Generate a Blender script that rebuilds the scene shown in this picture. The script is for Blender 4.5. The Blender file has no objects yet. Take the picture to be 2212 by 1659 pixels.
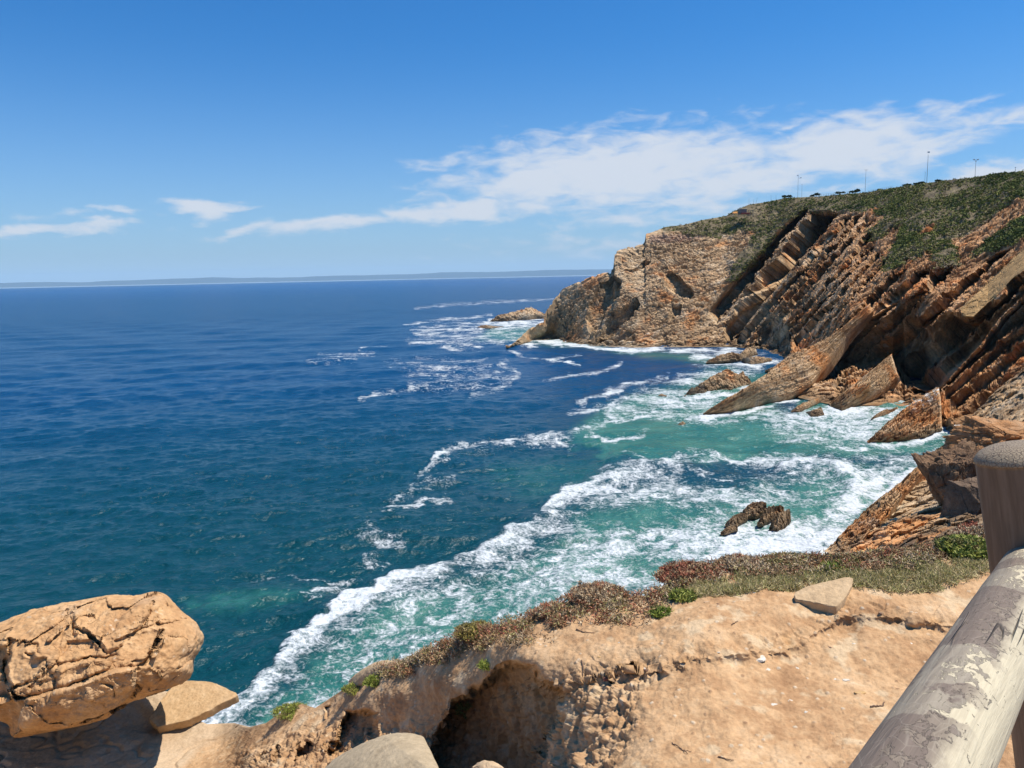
import bpy, math
import numpy as np
from mathutils import Matrix, Vector

sc = bpy.context.scene
rng = np.random.default_rng(7)

# ------------------------------------------------------------------ camera
H = 38.0                      # eye above the sea, metres
FPX = 769.0                   # focal length in pixels of a 1024 px wide frame
PITCH, ROLL = math.radians(7.98), math.radians(1.21)
CAM = np.array([0.0, 0.0, H])
F = np.array([0, math.cos(PITCH), -math.sin(PITCH)])
_U = np.array([0, math.sin(PITCH), math.cos(PITCH)])
_R = np.array([1.0, 0, 0])
R = math.cos(ROLL) * _R - math.sin(ROLL) * _U
U = math.sin(ROLL) * _R + math.cos(ROLL) * _U
cd = bpy.data.cameras.new('camera')
cam = bpy.data.objects.new('camera', cd)
sc.collection.objects.link(cam)
cd.sensor_width = 36.0
cd.lens = FPX / 1024 * 36
cd.clip_start, cd.clip_end = 0.05, 120000
cam.matrix_world = Matrix((( R[0], U[0], -F[0], 0), (R[1], U[1], -F[1], 0), (R[2], U[2], -F[2], H), (0, 0, 0, 1)))
sc.camera = cam

# ------------------------------------------------------------------ light
SUN_EL, SUN_AZ = math.radians(66), math.radians(84)     # azimuth measured from the view direction towards the right
L = np.array([math.cos(SUN_EL) * math.sin(SUN_AZ), math.cos(SUN_EL) * math.cos(SUN_AZ), math.sin(SUN_EL)])
sd = bpy.data.lights.new('sun', 'SUN')
sd.energy, sd.angle, sd.color = 5.0, math.radians(0.53), (1.0, 0.93, 0.83)
so = bpy.data.objects.new('sun', sd)
sc.collection.objects.link(so)
so.rotation_euler = Vector(tuple(-L)).to_track_quat('-Z', 'Y').to_euler()
sc.view_settings.view_transform = 'Standard'
sc.view_settings.look = 'None'
sc.view_settings.exposure = 0.3
sc.view_settings.gamma = 1.0
sc.cycles.max_bounces = 6
sc.cycles.diffuse_bounces = 1
sc.cycles.volume_bounces = 0
sc.cycles.use_denoising = True


# ------------------------------------------------------------------ node helper
class NT:
    def __init__(s, tree):
        s.t = tree
    def n(s, typ, ins=None, **kw):
        nd = s.t.nodes.new(typ)
        for k, v in kw.items():
            setattr(nd, k, v)
        for k, v in (ins or {}).items():
            s.put(nd.inputs[k], v)
        return nd
    def put(s, sock, v):
        if isinstance(v, bpy.types.NodeSocket):
            s.t.links.new(v, sock)
        elif isinstance(v, (tuple, list)) and sock.type == 'RGBA' and len(v) == 3:
            sock.default_value = (*v, 1)
        else:
            sock.default_value = v
    def m(s, op, a, b=None, c=None, clamp=False):
        nd = s.t.nodes.new('ShaderNodeMath')
        nd.operation, nd.use_clamp = op, clamp
        for i, v in enumerate((a, b, c)):
            if v is not None:
                s.put(nd.inputs[i], v)
        return nd.outputs[0]
    def vm(s, op, a, b=None):
        nd = s.t.nodes.new('ShaderNodeVectorMath')
        nd.operation = op
        s.put(nd.inputs[0], a)
        if b is not None:
            s.put(nd.inputs[1], b)
        return nd.outputs['Value'] if op in ('LENGTH', 'DOT_PRODUCT') else nd.outputs[0]
    def ss(s, v, a, b, lo=0.0, hi=1.0):
        nd = s.n('ShaderNodeMapRange', {0: v, 1: a, 2: b, 3: lo, 4: hi}, interpolation_type='SMOOTHSTEP')
        return nd.outputs[0]
    def mix(s, f, a, b, bt='MIX'):
        nd = s.t.nodes.new('ShaderNodeMix')
        nd.data_type, nd.blend_type = 'RGBA', bt
        s.put(nd.inputs[0], f)
        s.put(nd.inputs[6], a)
        s.put(nd.inputs[7], b)
        return nd.outputs[2]
    def noise(s, vec, scale, detail=4, rough=0.55, dist=0.0):
        nd = s.n('ShaderNodeTexNoise', {'Scale': scale, 'Detail': detail, 'Roughness': rough, 'Distortion': dist})
        if vec is not None:
            s.put(nd.inputs['Vector'], vec)
        return nd.outputs[0]
    def vor(s, vec, scale, feature='F1', rnd=1.0):
        nd = s.n('ShaderNodeTexVoronoi', {'Scale': scale, 'Randomness': rnd}, feature=feature)
        if vec is not None:
            s.put(nd.inputs['Vector'], vec)
        return nd.outputs[0]
    def attr(s, name):
        return s.n('ShaderNodeAttribute', attribute_name=name)


def pixdir(px, py):
    px, py = np.asarray(px, float), np.asarray(py, float)
    return F + ((px - 512) / FPX)[..., None] * R - ((py - 384) / FPX)[..., None] * U
def at_d(px, py, d):
    return CAM + np.asarray(d, float)[..., None] * pixdir(px, py)
def depth_z(px, py, z):
    return (np.asarray(z, float) - H) / pixdir(px, py)[..., 2]
def at_z(px, py, z=0.0):
    return at_d(px, py, depth_z(px, py, z))

# ------------------------------------------------------------------ sky
world = bpy.data.worlds.new('World')
sc.world = world
world.use_nodes = True
w = NT(world.node_tree)
world.node_tree.nodes.clear()
sky = w.n('ShaderNodeTexSky', sky_type='NISHITA', sun_disc=False)
sky.sun_elevation, sky.sun_rotation = SUN_EL, SUN_AZ
sky.altitude, sky.air_density, sky.dust_density, sky.ozone_density = 0, 1.0, 0.6, 2.0
dirv = w.n('ShaderNodeTexCoord').outputs['Generated']
sep = w.n('ShaderNodeSeparateXYZ', {0: dirv})
el = w.m('ARCSINE', sep.outputs[2])
az = w.m('ARCTAN2', sep.outputs[0], sep.outputs[1])
skyc = w.mix(1.0, sky.outputs[0], (0.32, 1.12, 1.90), 'MULTIPLY')
# milky air low over the sea
hz = w.m('POWER', w.m('SUBTRACT', 1.0, w.m('MAXIMUM', w.m('MINIMUM', w.m('DIVIDE', el, 0.33), 1.0), 0.0)), 2.2)
skyc = w.mix(w.m('MULTIPLY', hz, 0.80), skyc, (7.6, 9.6, 11.9))
ae = w.n('ShaderNodeCombineXYZ', {0: az, 1: el, 2: 0.0}).outputs[0]
def to_ae(px, py):
    d = pixdir(px, py)
    d = d / np.linalg.norm(d)
    return math.atan2(d[0], d[1]), math.asin(d[2])
stretch = w.vm('MULTIPLY', ae, (1.0, 2.6, 1.0))
w1 = w.n('ShaderNodeTexNoise', {'Vector': stretch, 'Scale': 9.0, 'Detail': 5, 'Roughness': 0.6})
warp = w.vm('MULTIPLY', w.vm('SUBTRACT', w1.outputs['Color'], (0.5, 0.5, 0.5)), (0.10, 0.045, 0.0))
aew = w.vm('ADD', ae, warp)
#   x, y (2212 wide view), half length, half height, tilt deg, strength
CLOUDS = [(1350, 365, 380, 88, 3, 1.05), (1200, 385, 270, 62, 2, 1.0), (1600, 395, 240, 44, 4, .9), (1820, 322, 220, 64, 6, 1.0), (1990, 330, 170, 36, 16, .7),
          (2140, 280, 130, 15, 15, .55), (2060, 245, 90, 14, 20, .45), (1010, 458, 225, 25, 3, .95), (730, 483, 150, 20, 8, .9), (900, 462, 120, 24, 0, .95),
          (452, 441, 92, 15, 0, 1.0), (462, 455, 45, 20, 0, .9), (535, 441, 60, 7, 2, .6), (95, 495, 150, 12, 2, .85), (215, 486, 60, 11, 6, .8), (262, 452, 48, 10, -6, .6),
          (525, 500, 85, 12, 8, .75), (2130, 376, 170, 20, 6, .85), (1330, 478, 180, 24, 4, .45), (1500, 455, 230, 30, 0, .5), (1450, 285, 70, 22, -14, .5), (1810, 412, 70, 13, 8, .6),
          (1290, 290, 90, 14, 10, .35), (930, 350, 80, 14, 5, .4), (1700, 268, 120, 14, 6, .45), (1985, 228, 60, 10, 0, .35), (1350, 530, 300, 26, 0, .32), (150, 460, 60, 10, 0, .3)]
shape = None
for cx, cy, hl, hh, tilt, st in CLOUDS:
    a0, e0 = to_ae(cx / 2.1602, cy / 2.1602)
    mp = w.n('ShaderNodeMapping', {'Vector': aew, 'Location': (a0, e0, 0), 'Rotation': (0, 0, math.radians(tilt)),
                                  'Scale': (hl / 2.16 / 800, hh / 2.16 / 800, 1)}, vector_type='TEXTURE')
    v = w.m('MULTIPLY', w.m('SUBTRACT', 1.25, w.vm('LENGTH', mp.outputs[0])), st)
    shape = v if shape is None else w.m('MAXIMUM', shape, v)
nz = w.noise(w.vm('MULTIPLY', ae, (1.0, 3.0, 1.0)), 22.0, 8, 0.56, 0.4)
dens = w.m('ADD', w.m('MULTIPLY', shape, 0.9), w.m('MULTIPLY', w.m('SUBTRACT', nz, 0.5), 1.7))
cover = w.m('MULTIPLY', w.ss(dens, 0.0, 0.85), 0.90)
skyc = w.mix(cover, skyc, (10.2, 10.8, 11.8))
bg = w.n('ShaderNodeBackground', {0: skyc, 1: 0.058})
w.n('ShaderNodeOutputWorld', {0: bg.outputs[0]})


# ------------------------------------------------------------------ numpy noise
def _h(i, j, k, seed):
    h = (i.astype(np.uint32) * np.uint32(374761393) + j.astype(np.uint32) * np.uint32(668265263)
         + k.astype(np.uint32) * np.uint32(2147483647 - 1274126177) + np.uint32(seed * 974711 % 4294967291))
    h = (h ^ (h >> np.uint32(13))) * np.uint32(1274126177)
    h = (h ^ (h >> np.uint32(16))) * np.uint32(2246822519)
    return (h ^ (h >> np.uint32(15)))
def rnd(i, j=0, k=0, seed=0):
    i = np.asarray(i)
    z = np.zeros_like(i, dtype=np.int64)
    return _h(i.astype(np.int64) + z, np.asarray(j).astype(np.int64) + z, np.asarray(k).astype(np.int64) + z, seed) / 4294967296.0
def noise(p, seed=0):
    pi = np.floor(p).astype(np.int64)
    f = p - pi
    u = f * f * f * (f * (f * 6 - 15) + 10)
    out = 0
    for dx in (0, 1):
        for dy in (0, 1):
            for dz in (0, 1):
                h = _h(pi[..., 0] + dx, pi[..., 1] + dy, pi[..., 2] + dz, seed)
                gx = ((h & 1023) / 511.5 - 1)
                gy = (((h >> np.uint32(10)) & 1023) / 511.5 - 1)
                gz = (((h >> np.uint32(20)) & 1023) / 511.5 - 1)
                wgt = (u[..., 0] if dx else 1 - u[..., 0]) * (u[..., 1] if dy else 1 - u[..., 1]) * (u[..., 2] if dz else 1 - u[..., 2])
                out = out + wgt * (gx * (f[..., 0] - dx) + gy * (f[..., 1] - dy) + gz * (f[..., 2] - dz))
    return out * 1.25
def fbm(p, oct=4, seed=0, gain=0.5, ridged=False):
    a, s, out = 1.0, 1.0, 0.0
    for o in range(oct):
        v = noise(p * s, seed + o * 17)
        if ridged:
            v = 1 - 2.2 * np.abs(v)
        out = out + a * v
        a *= gain
        s *= 2.03
    return out
def worley(p, seed=0):
    """distance to the nearest and second nearest feature point, and the nearest cell's hash"""
    pi = np.floor(p).astype(np.int64)
    d1 = np.full(p.shape[:-1], 9.0)
    d2 = d1.copy()
    hid = np.zeros(p.shape[:-1])
    for dx in (-1, 0, 1):
        for dy in (-1, 0, 1):
            for dz in (-1, 0, 1):
                c = pi + (dx, dy, dz)
                h = _h(c[..., 0], c[..., 1], c[..., 2], seed)
                q = c + np.stack([(h & 1023) / 1023., ((h >> np.uint32(10)) & 1023) / 1023., ((h >> np.uint32(20)) & 1023) / 1023.], -1)
                d = np.linalg.norm(q - p, axis=-1)
                nn = d < d1
                d2 = np.where(nn, d1, np.minimum(d2, d))
                hid = np.where(nn, (h % np.uint32(9973)) / 9973., hid)
                d1 = np.where(nn, d, d1)
    return d1, d2, hid
def sst(x, a, b):
    t = np.clip((x - a) / (b - a), 0, 1)
    return t * t * (3 - 2 * t)
def norm(v):
    v = np.asarray(v, float)
    return v / np.linalg.norm(v, axis=-1, keepdims=True)

def seg_dist(x, y, pts, closed=False):
    """distance to a polyline, side (positive = on its right hand in the picture when walked), and length parameter"""
    pts = np.asarray(pts, float)
    if closed:
        pts = np.vstack([pts, pts[:1]])
    best = np.full(np.shape(x), 1e9)
    side = np.zeros(np.shape(x))
    par = np.zeros(np.shape(x))
    acc = 0.0
    for (x0, y0), (x1, y1) in zip(pts[:-1], pts[1:]):
        dx, dy = x1 - x0, y1 - y0
        ll = math.hypot(dx, dy) + 1e-9
        t = np.clip(((x - x0) * dx + (y - y0) * dy) / ll ** 2, 0, 1)
        d = np.hypot(x - x0 - t * dx, y - y0 - t * dy)
        m = d < best
        best = np.where(m, d, best)
        side = np.where(m, dx * (y - y0) - dy * (x - x0), side)
        par = np.where(m, acc + t * ll, par)
        acc += ll
    return best, side, par / acc
def inside(x, y, poly):
    poly = np.asarray(poly, float)
    c = np.zeros(np.shape(x), bool)
    j = len(poly) - 1
    for i in range(len(poly)):
        xi, yi = poly[i]
        xj, yj = poly[j]
        c ^= ((yi > y) != (yj > y)) & (x < (xj - xi) * (y - yi) / (yj - yi + 1e-12) + xi)
        j = i
    return c
def poly_in(x, y, poly, soft):
    """0 outside, rising to 1 at soft pixels within the polygon"""
    x, y = np.broadcast_arrays(np.asarray(x, float), np.asarray(y, float))
    out = np.zeros(x.shape)
    p = np.asarray(poly, float)
    bb = (x > p[:, 0].min()) & (x < p[:, 0].max()) & (y > p[:, 1].min()) & (y < p[:, 1].max())
    if bb.any():
        xs, ys = x[bb], y[bb]
        d = seg_dist(xs, ys, poly, True)[0]
        out[bb] = np.where(inside(xs, ys, poly), sst(d, 0, soft), 0)
    return out


# ------------------------------------------------------------------ mesh helpers
COL = sc.collection
def mesh_obj(name, verts, faces, mat=None, smooth=False, col=None, attrs=None, parent=None):
    """faces: (n,3) or (n,4) int array, or a list of such arrays"""
    verts = np.asarray(verts, np.float32).reshape(-1, 3)
    fl = [np.asarray(f, np.int32) for f in (faces if isinstance(faces, list) else [faces])]
    loops = np.concatenate([f.ravel() for f in fl])
    sizes = np.concatenate([np.full(len(f), f.shape[1], np.int32) for f in fl])
    me = bpy.data.meshes.new(name)
    me.vertices.add(len(verts))
    me.vertices.foreach_set('co', verts.ravel())
    me.loops.add(len(loops))
    me.loops.foreach_set('vertex_index', loops)
    me.polygons.add(len(sizes))
    st = np.concatenate([[0], np.cumsum(sizes)[:-1]]).astype(np.int32)
    me.polygons.foreach_set('loop_start', st)
    me.polygons.foreach_set('loop_total', sizes)
    me.update(calc_edges=True)
    me.polygons.foreach_set('use_smooth', np.full(len(sizes), smooth, bool))
    if col is not None:
        a = me.attributes.new('Col', 'FLOAT_COLOR', 'POINT')
        c = np.ones((len(verts), 4), np.float32)
        c[:, :3] = np.asarray(col).reshape(-1, 3)
        a.data.foreach_set('color', c.ravel())
    for k, v in (attrs or {}).items():
        v = np.asarray(v, np.float32)
        if v.size == len(verts):
            a = me.attributes.new(k, 'FLOAT', 'POINT')
            a.data.foreach_set('value', v.ravel())
        else:
            a = me.attributes.new(k, 'FLOAT_VECTOR', 'POINT')
            a.data.foreach_set('vector', v.ravel())
    if mat:
        me.materials.append(mat)
    o = bpy.data.objects.new(name, me)
    COL.objects.link(o)
    if parent:
        o.parent = parent
    return o
def grid_faces(nu, nv, wrap=False):
    i, j = np.meshgrid(np.arange(nu if wrap else nu - 1), np.arange(nv - 1), indexing='ij')
    a = i * nv + j
    b = ((i + 1) % nu) * nv + j
    return np.stack([a, a + 1, b + 1, b], -1).reshape(-1, 4)
def tag(o, label=None, cat=None, group=None, kind=None):
    if label: o['label'] = label
    if cat: o['category'] = cat
    if group: o['group'] = group
    if kind: o['kind'] = kind
    return o
def empty(name, loc):
    o = bpy.data.objects.new(name, None)
    o.location = tuple(float(v) for v in loc)
    o.empty_display_size = 0.2
    COL.objects.link(o)
    return o
def recenter(o, loc):
    """puts the object's origin at loc without moving its mesh"""
    loc = np.asarray(loc, float)
    o.data.transform(Matrix.Translation(tuple(-loc)))
    o.location = tuple(loc)
    return o
def under(o, parent):
    """parents o to the empty, keeping its place"""
    o.parent = parent
    o.location = Vector(o.location) - parent.location
    return o
def grid_normals(P):
    du = np.gradient(P, axis=0)
    dv = np.gradient(P, axis=1)
    n = np.cross(du, dv)
    n /= np.linalg.norm(n, axis=-1, keepdims=True) + 1e-12
    flip = np.sum(n * (CAM - P), -1, keepdims=True) < 0
    return np.where(flip, -n, n)

def new_mat(name):
    m = bpy.data.materials.new(name)
    m.use_nodes = True
    m.node_tree.nodes.clear()
    return m, NT(m.node_tree)
def finish(t, base, rough=0.9, spec=0.2, height=None, bstr=0.5, bdist=0.02, **extra):
    ins = {'Base Color': base, 'Roughness': rough, 'Specular IOR Level': spec}
    ins.update(extra)
    if height is not None:
        ins['Normal'] = t.n('ShaderNodeBump', {'Height': height, 'Strength': bstr, 'Distance': bdist}).outputs[0]
    b = t.n('ShaderNodeBsdfPrincipled', ins)
    t.n('ShaderNodeOutputMaterial', {0: b.outputs[0]})
def col_mat(name, scale, var=0.5, rough=0.9, spec=0.15, bstr=0.6, bdist=0.05, detail=6):
    """base colour from the mesh's own albedo attribute, broken up by fine noise, with bump"""
    m, t = new_mat(name)
    co = t.n('ShaderNodeTexCoord').outputs['Object']
    n1 = t.noise(co, scale, detail, 0.65)
    n2 = t.noise(co, scale * 6.3, 3, 0.6)
    f = t.m('ADD', t.m('MULTIPLY', n1, 0.65), t.m('MULTIPLY', n2, 0.35))
    k = t.m('ADD', 1.0 - var / 2, t.m('MULTIPLY', t.ss(f, 0.3, 0.7), var))
    base = t.vm('SCALE', t.attr('Col').outputs['Color'])
    base.node.inputs['Scale'].default_value = 1
    t.put(base.node.inputs['Scale'], k)
    finish(t, base, rough, spec, f, bstr, bdist)
    return m

MAT_CLIFF = col_mat('cliff_rock', 0.9, 0.7, bstr=0.9, bdist=0.5)
MAT_SEAROCK = col_mat('sea_rock', 1.6, 0.7, rough=0.75, spec=0.3, bstr=0.9, bdist=0.25)
MAT_DIRT = col_mat('dry_dirt', 38.0, 0.35, bstr=0.7, bdist=0.012, detail=8)
MAT_STONE = col_mat('sandstone', 22.0, 0.4, bstr=0.55, bdist=0.012, detail=8)
MAT_LEAF = col_mat('leaf', 60.0, 0.3, rough=0.6, spec=0.25, bstr=0.0)
MAT_SCRUB = col_mat('scrub_leaf', 0.8, 0.4, rough=0.8, spec=0.1, bstr=0.0)
def plain(name, c, rough=0.6, metal=0.0):
    m, t = new_mat(name)
    n = t.noise(t.n('ShaderNodeTexCoord').outputs['Object'], 8.0, 4)
    base = t.mix(t.ss(n, 0.3, 0.7), tuple(x * 0.8 for x in c), tuple(min(1, x * 1.15) for x in c))
    finish(t, base, rough, 0.3, Metallic=metal)
    return m
MAT_STEEL = plain('weathered_steel', (0.25, 0.27, 0.29), 0.5)
MAT_LAMP = plain('lamp_housing', (0.5, 0.52, 0.54), 0.4)


# ------------------------------------------------------------------ the sea
def disp(pts):
    return np.asarray(pts, float) / 2.1602
def w2(pts):
    """photo points (2212 px wide view) to the sea surface, metres"""
    p = disp(pts)
    return at_z(p[:, 0], p[:, 1])[:, :2]

naz, nel = 1500, 1000
azs = np.radians(np.linspace(-52, 50, naz))
deps = np.concatenate([np.linspace(0.0016, 0.02, 90), np.linspace(0.0202, 0.72, nel - 90)])
A, E = np.meshgrid(azs, deps, indexing='ij')
Dm = H / np.tan(E)
SX, SY = Dm * np.sin(A), Dm * np.cos(A)
# picture position of every point of the sheet, to look the photo's foam up
V = np.stack([SX, SY, np.full_like(SX, -H)], -1)
zc = V @ F
PX = 512 + FPX * (V @ R) / zc
PY = 384 - FPX * (V @ U) / zc
X2, Y2 = PX * 2.1602, PY * 2.1602
foot = Dm ** 2 / H * (deps[500] - deps[499])       # metres between rows
# swell and chop as a sum of travelling sines
Z = np.zeros_like(SX)
wr = np.random.default_rng(3)
for lam, amp, cnt in ((46, .30, 4), (24, .17, 6), (12, .11, 8), (6.5, .075, 12), (3.4, .042, 14), (1.9, .018, 14)):
    fade = np.clip(1.6 - 1.2 * foot / lam * 2.2, 0, 1)
    for _ in range(cnt):
        th = math.radians(-68 + wr.normal(0, 32))
        l = lam * wr.uniform(0.75, 1.35)
        k = 2 * math.pi / l
        ph = k * (SX * math.cos(th) + SY * math.sin(th)) + wr.uniform(0, 6.28)
        s = np.sin(ph)
        Z += fade * amp * wr.uniform(0.5, 1.2) * (1.0 - 2 * np.abs(np.sin(ph / 2)) if lam < 8 else s)
P3 = np.stack([SX, SY, np.zeros_like(SX)], -1)
gust = 0.65 + 0.5 * fbm(P3 / 60, 3, 5)
Z *= np.clip(gust, 0.25, 1.3)

foam = np.zeros_like(SX)
turq = np.zeros_like(SX)
wob = fbm(np.stack([X2 / 60, Y2 / 30, 0 * X2], -1), 4, 11)
wob2 = fbm(np.stack([X2 / 60, Y2 / 30, 0 * X2 + 9], -1), 4, 13)
XW, YW = X2 + 26 * wob * np.clip((Y2 - 600) / 300, .1, 1.3), Y2 + 13 * wob2 * np.clip((Y2 - 600) / 300, .1, 1.3)
def near(pts, pad):
    p = np.asarray(pts, float)
    return (X2 > p[:, 0].min() - pad) & (X2 < p[:, 0].max() + pad) & (Y2 > p[:, 1].min() - pad) & (Y2 < p[:, 1].max() + pad)
def streak(pts, width, val, tail=0.0):
    """a foam line; with tail it breaks off sharply on its left hand and trails away on its right hand"""
    global foam
    m = near(pts, (width + tail) * 2 + 20)
    d, side, _ = seg_dist(XW[m], YW[m], pts)
    wd = np.where(side > 0, width + tail, width)
    foam[m] = np.maximum(foam[m], val * np.exp(-(d / wd) ** 2 * 1.2))
def area(pts, soft, val, add=False):
    global foam
    m = near(pts, 30)
    v = poly_in(XW[m], YW[m], pts, soft) * val
    foam[m] = np.maximum(foam[m], v)
def calm(pts, soft, val):
    m = near(pts, 30)
    foam[m] *= 1 - poly_in(XW[m], YW[m], pts, soft) * val
def shallow(pts, soft, val):
    m = near(pts, 60)
    turq[m] = np.maximum(turq[m], poly_in(XW[m], YW[m], pts, soft) * val)
LEAD = [(430, 1600), (520, 1510), (590, 1440), (630, 1395), (690, 1335), (740, 1300), (800, 1262), (850, 1235), (930, 1220), (1010, 1195), (1100, 1148), (1180, 1112),
        (1185, 1075), (1240, 1048), (1345, 1018), (1440, 1000)]
SHORE = [(1500, 1010), (1620, 1000), (1750, 960), (2060, 930), (2100, 1100), (1900, 1200), (1400, 1330), (1000, 1500), (600, 1659), (420, 1659)]
shallow(LEAD + SHORE, 120, 1.0)
shallow([(1180, 930), (1250, 880), (1330, 835), (1460, 800), (1560, 765), (1700, 780), (1700, 860), (1900, 870), (2080, 930), (2000, 1010), (1500, 1030), (1300, 1030)], 60, 1.0)
shallow([(1000, 745), (1050, 690), (1200, 690), (1320, 740), (1560, 752), (1620, 790), (1500, 800), (1300, 770)], 30, .8)
shallow([(360, 1280), (450, 1250), (600, 1238), (720, 1240), (760, 1262), (700, 1300), (520, 1345), (380, 1335)], 60, .8)
shallow([(1000, 960), (1200, 930), (1400, 930), (1500, 1000), (1300, 1100), (1150, 1130), (1000, 1060)], 90, .42)
area(LEAD + SHORE, 60, .54)
area([(1250, 1150), (1340, 1060), (1500, 1040), (1700, 1000), (2000, 960), (1900, 1180), (1650, 1210), (1400, 1260), (1200, 1310), (1150, 1250)], 80, .68)
area([(1250, 885), (1320, 845), (1440, 808), (1520, 772), (1700, 780), (1560, 880), (1720, 865), (1900, 880), (2060, 935), (1960, 990), (1760, 980), (1600, 930), (1420, 925), (1330, 905)], 30, .58)
area([(870, 705), (1000, 688), (1190, 690), (1130, 745), (1000, 752), (900, 738)], 12, .5)
area([(800, 770), (1000, 760), (1110, 790), (1060, 860), (900, 850)], 20, .3)
area([(1360, 860), (1480, 845), (1600, 845), (1530, 890), (1420, 890)], 25, .72)
area([(1460, 1200), (1560, 1150), (1700, 1110), (1790, 1060), (1860, 1010), (1960, 965), (2060, 925), (2020, 1000), (1900, 1080), (1830, 1210), (1500, 1240)], 50, 1.2)
area([(1540, 905), (1720, 865), (1900, 850), (2120, 880), (2120, 960), (1900, 960), (1700, 930)], 25, .8)
shallow([(1700, 850), (1900, 840), (2140, 870), (2140, 1000), (1700, 960)], 30, 1.0)
area([(1540, 905), (1700, 880), (1900, 880), (2050, 935), (1900, 960), (1700, 930)], 25, .66)
calm([(1330, 965), (1440, 935), (1540, 925), (1660, 945), (1700, 962), (1560, 975), (1420, 1000), (1340, 1000)], 20, .85)
calm([(1300, 1010), (1420, 985), (1560, 985), (1480, 1010), (1380, 1025)], 14, .7)
calm([(1190, 1120), (1330, 1075), (1480, 1085), (1600, 1100), (1480, 1130), (1300, 1150)], 26, .65)
calm([(1440, 1030), (1560, 1015), (1700, 1045), (1640, 1065), (1500, 1060)], 16, .6)
streak(LEAD, 8, .95, 42)
streak([(560, 1540), (680, 1440), (800, 1360), (900, 1310)], 30, .55)
streak([(880, 1380), (960, 1330), (1100, 1270), (1240, 1230)], 16, .55)
streak([(820, 1440), (900, 1400), (1000, 1340)], 12, .5)
streak([(700, 1500), (790, 1450), (850, 1420)], 10, .6)
streak([(898, 1026), (935, 990), (968, 966), (1040, 956), (1110, 946), (1190, 938), (1300, 912), (1330, 888)], 5, .78, 10)
streak([(832, 1098), (870, 1088), (940, 1085), (985, 1078)], 7, .68)
streak([(860, 1072), (920, 1045), (960, 1030)], 13, .42)
streak([(785, 1150), (820, 1165), (860, 1172)], 14, .45)
streak([(790, 1200), (830, 1212)], 12, .4)
streak([(560, 1240), (640, 1236), (700, 1250), (770, 1245)], 5, .5)
streak([(660, 1280), (720, 1262), (760, 1258)], 9, .45)
for pts, wd, v in ((((780, 862), (900, 836), (980, 802), (1045, 778)), 7, .55), (((1015, 852), (1090, 832), (1112, 805), (1088, 785)), 11, .55), (((1010, 825), (1090, 822)), 8, .4),
                   (((872, 702), (950, 691), (1060, 683)), 3.5, .6), (((895, 666), (1000, 657), (1195, 647)), 3, .5), (((940, 660), (1100, 650)), 5, .35), (((930, 722), (1060, 704)), 4, .65), (((778, 754), (835, 746)), 2.5, .75),
                   (((880, 735), (960, 747), (1040, 752)), 7, .58), (((960, 742), (1100, 735)), 8, .6), (((670, 782), (770, 772)), 8, .36), (((690, 770), (800, 762)), 8, .33),
                   (((1100, 762), (1180, 775), (1245, 788)), 3.5, .8), (((1180, 778), (1250, 768)), 4, .62), (((1180, 820), (1280, 806), (1345, 786)), 5, .62), (((1250, 872), (1330, 842), (1440, 812)), 6, .95),
                   (((1240, 885), (1300, 886)), 6, .75), (((1050, 708), (1110, 702), (1190, 700)), 9, .95), (((1060, 693), (1180, 686)), 5, .8), (((1120, 742), (1200, 738), (1260, 742)), 8, 1.0),
                   (((1230, 744), (1320, 752), (1420, 755), (1560, 757), (1600, 764)), 7, 1.0), (((1500, 770), (1640, 775), (1690, 785)), 10, .85), (((1400, 830), (1500, 815), (1600, 790)), 9, .62),
                   (((1200, 940), (1240, 955)), 9, .55), (((1280, 940), (1320, 948), (1390, 937)), 6, .78), (((1330, 905), (1400, 900)), 5, .8), (((1320, 1030), (1420, 1004), (1560, 1030), (1640, 1040)), 3.5, .9),
                   (((1500, 985), (1620, 1000), (1780, 990), (1900, 1020)), 14, .72), (((1380, 1060), (1480, 1075), (1560, 1100)), 5, .7), (((1700, 1010), (1780, 1000), (1840, 1030), (1850, 1060)), 20, .95),
                   (((1330, 985), (1420, 1000), (1500, 1005)), 3, .6), (((1560, 1170), (1620, 1140), (1720, 1140)), 14, 1.0), (((640, 1540), (760, 1480)), 14, .7), (((450, 1560), (540, 1530), (640, 1520)), 16, .85)):
    streak(pts, wd, v)
# wash round the feet of the rocks
for pts, wd in (([(700, 416.5), (732, 415), (765, 407), (795, 400)], 6), ([(864, 445), (895, 443), (925, 440), (945, 432)], 6), ([(716, 537), (730, 535), (748, 522), (758, 527), (770, 531), (784, 531), (794, 520)], 9),
                ([(820, 556), (848, 526), (887, 494), (926, 463)], 16), ([(682, 398), (705, 396), (735, 393), (754, 387)], 5), ([(828, 410), (842, 413), (865, 408), (900, 408)], 6), ([(788, 413), (806, 418), (826, 417)], 5),
                ([(512, 346), (535, 343), (552, 341), (571, 345), (598, 349), (635, 350), (682, 349.5), (735, 349.5)], 4), ([(486, 323), (515, 323), (545, 321)], 3), ([(703, 364.5), (740, 362.5), (752, 367), (772, 364)], 4)):
    streak([(x * 2.1602, y * 2.1602) for x, y in pts], wd, 1.25)
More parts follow.
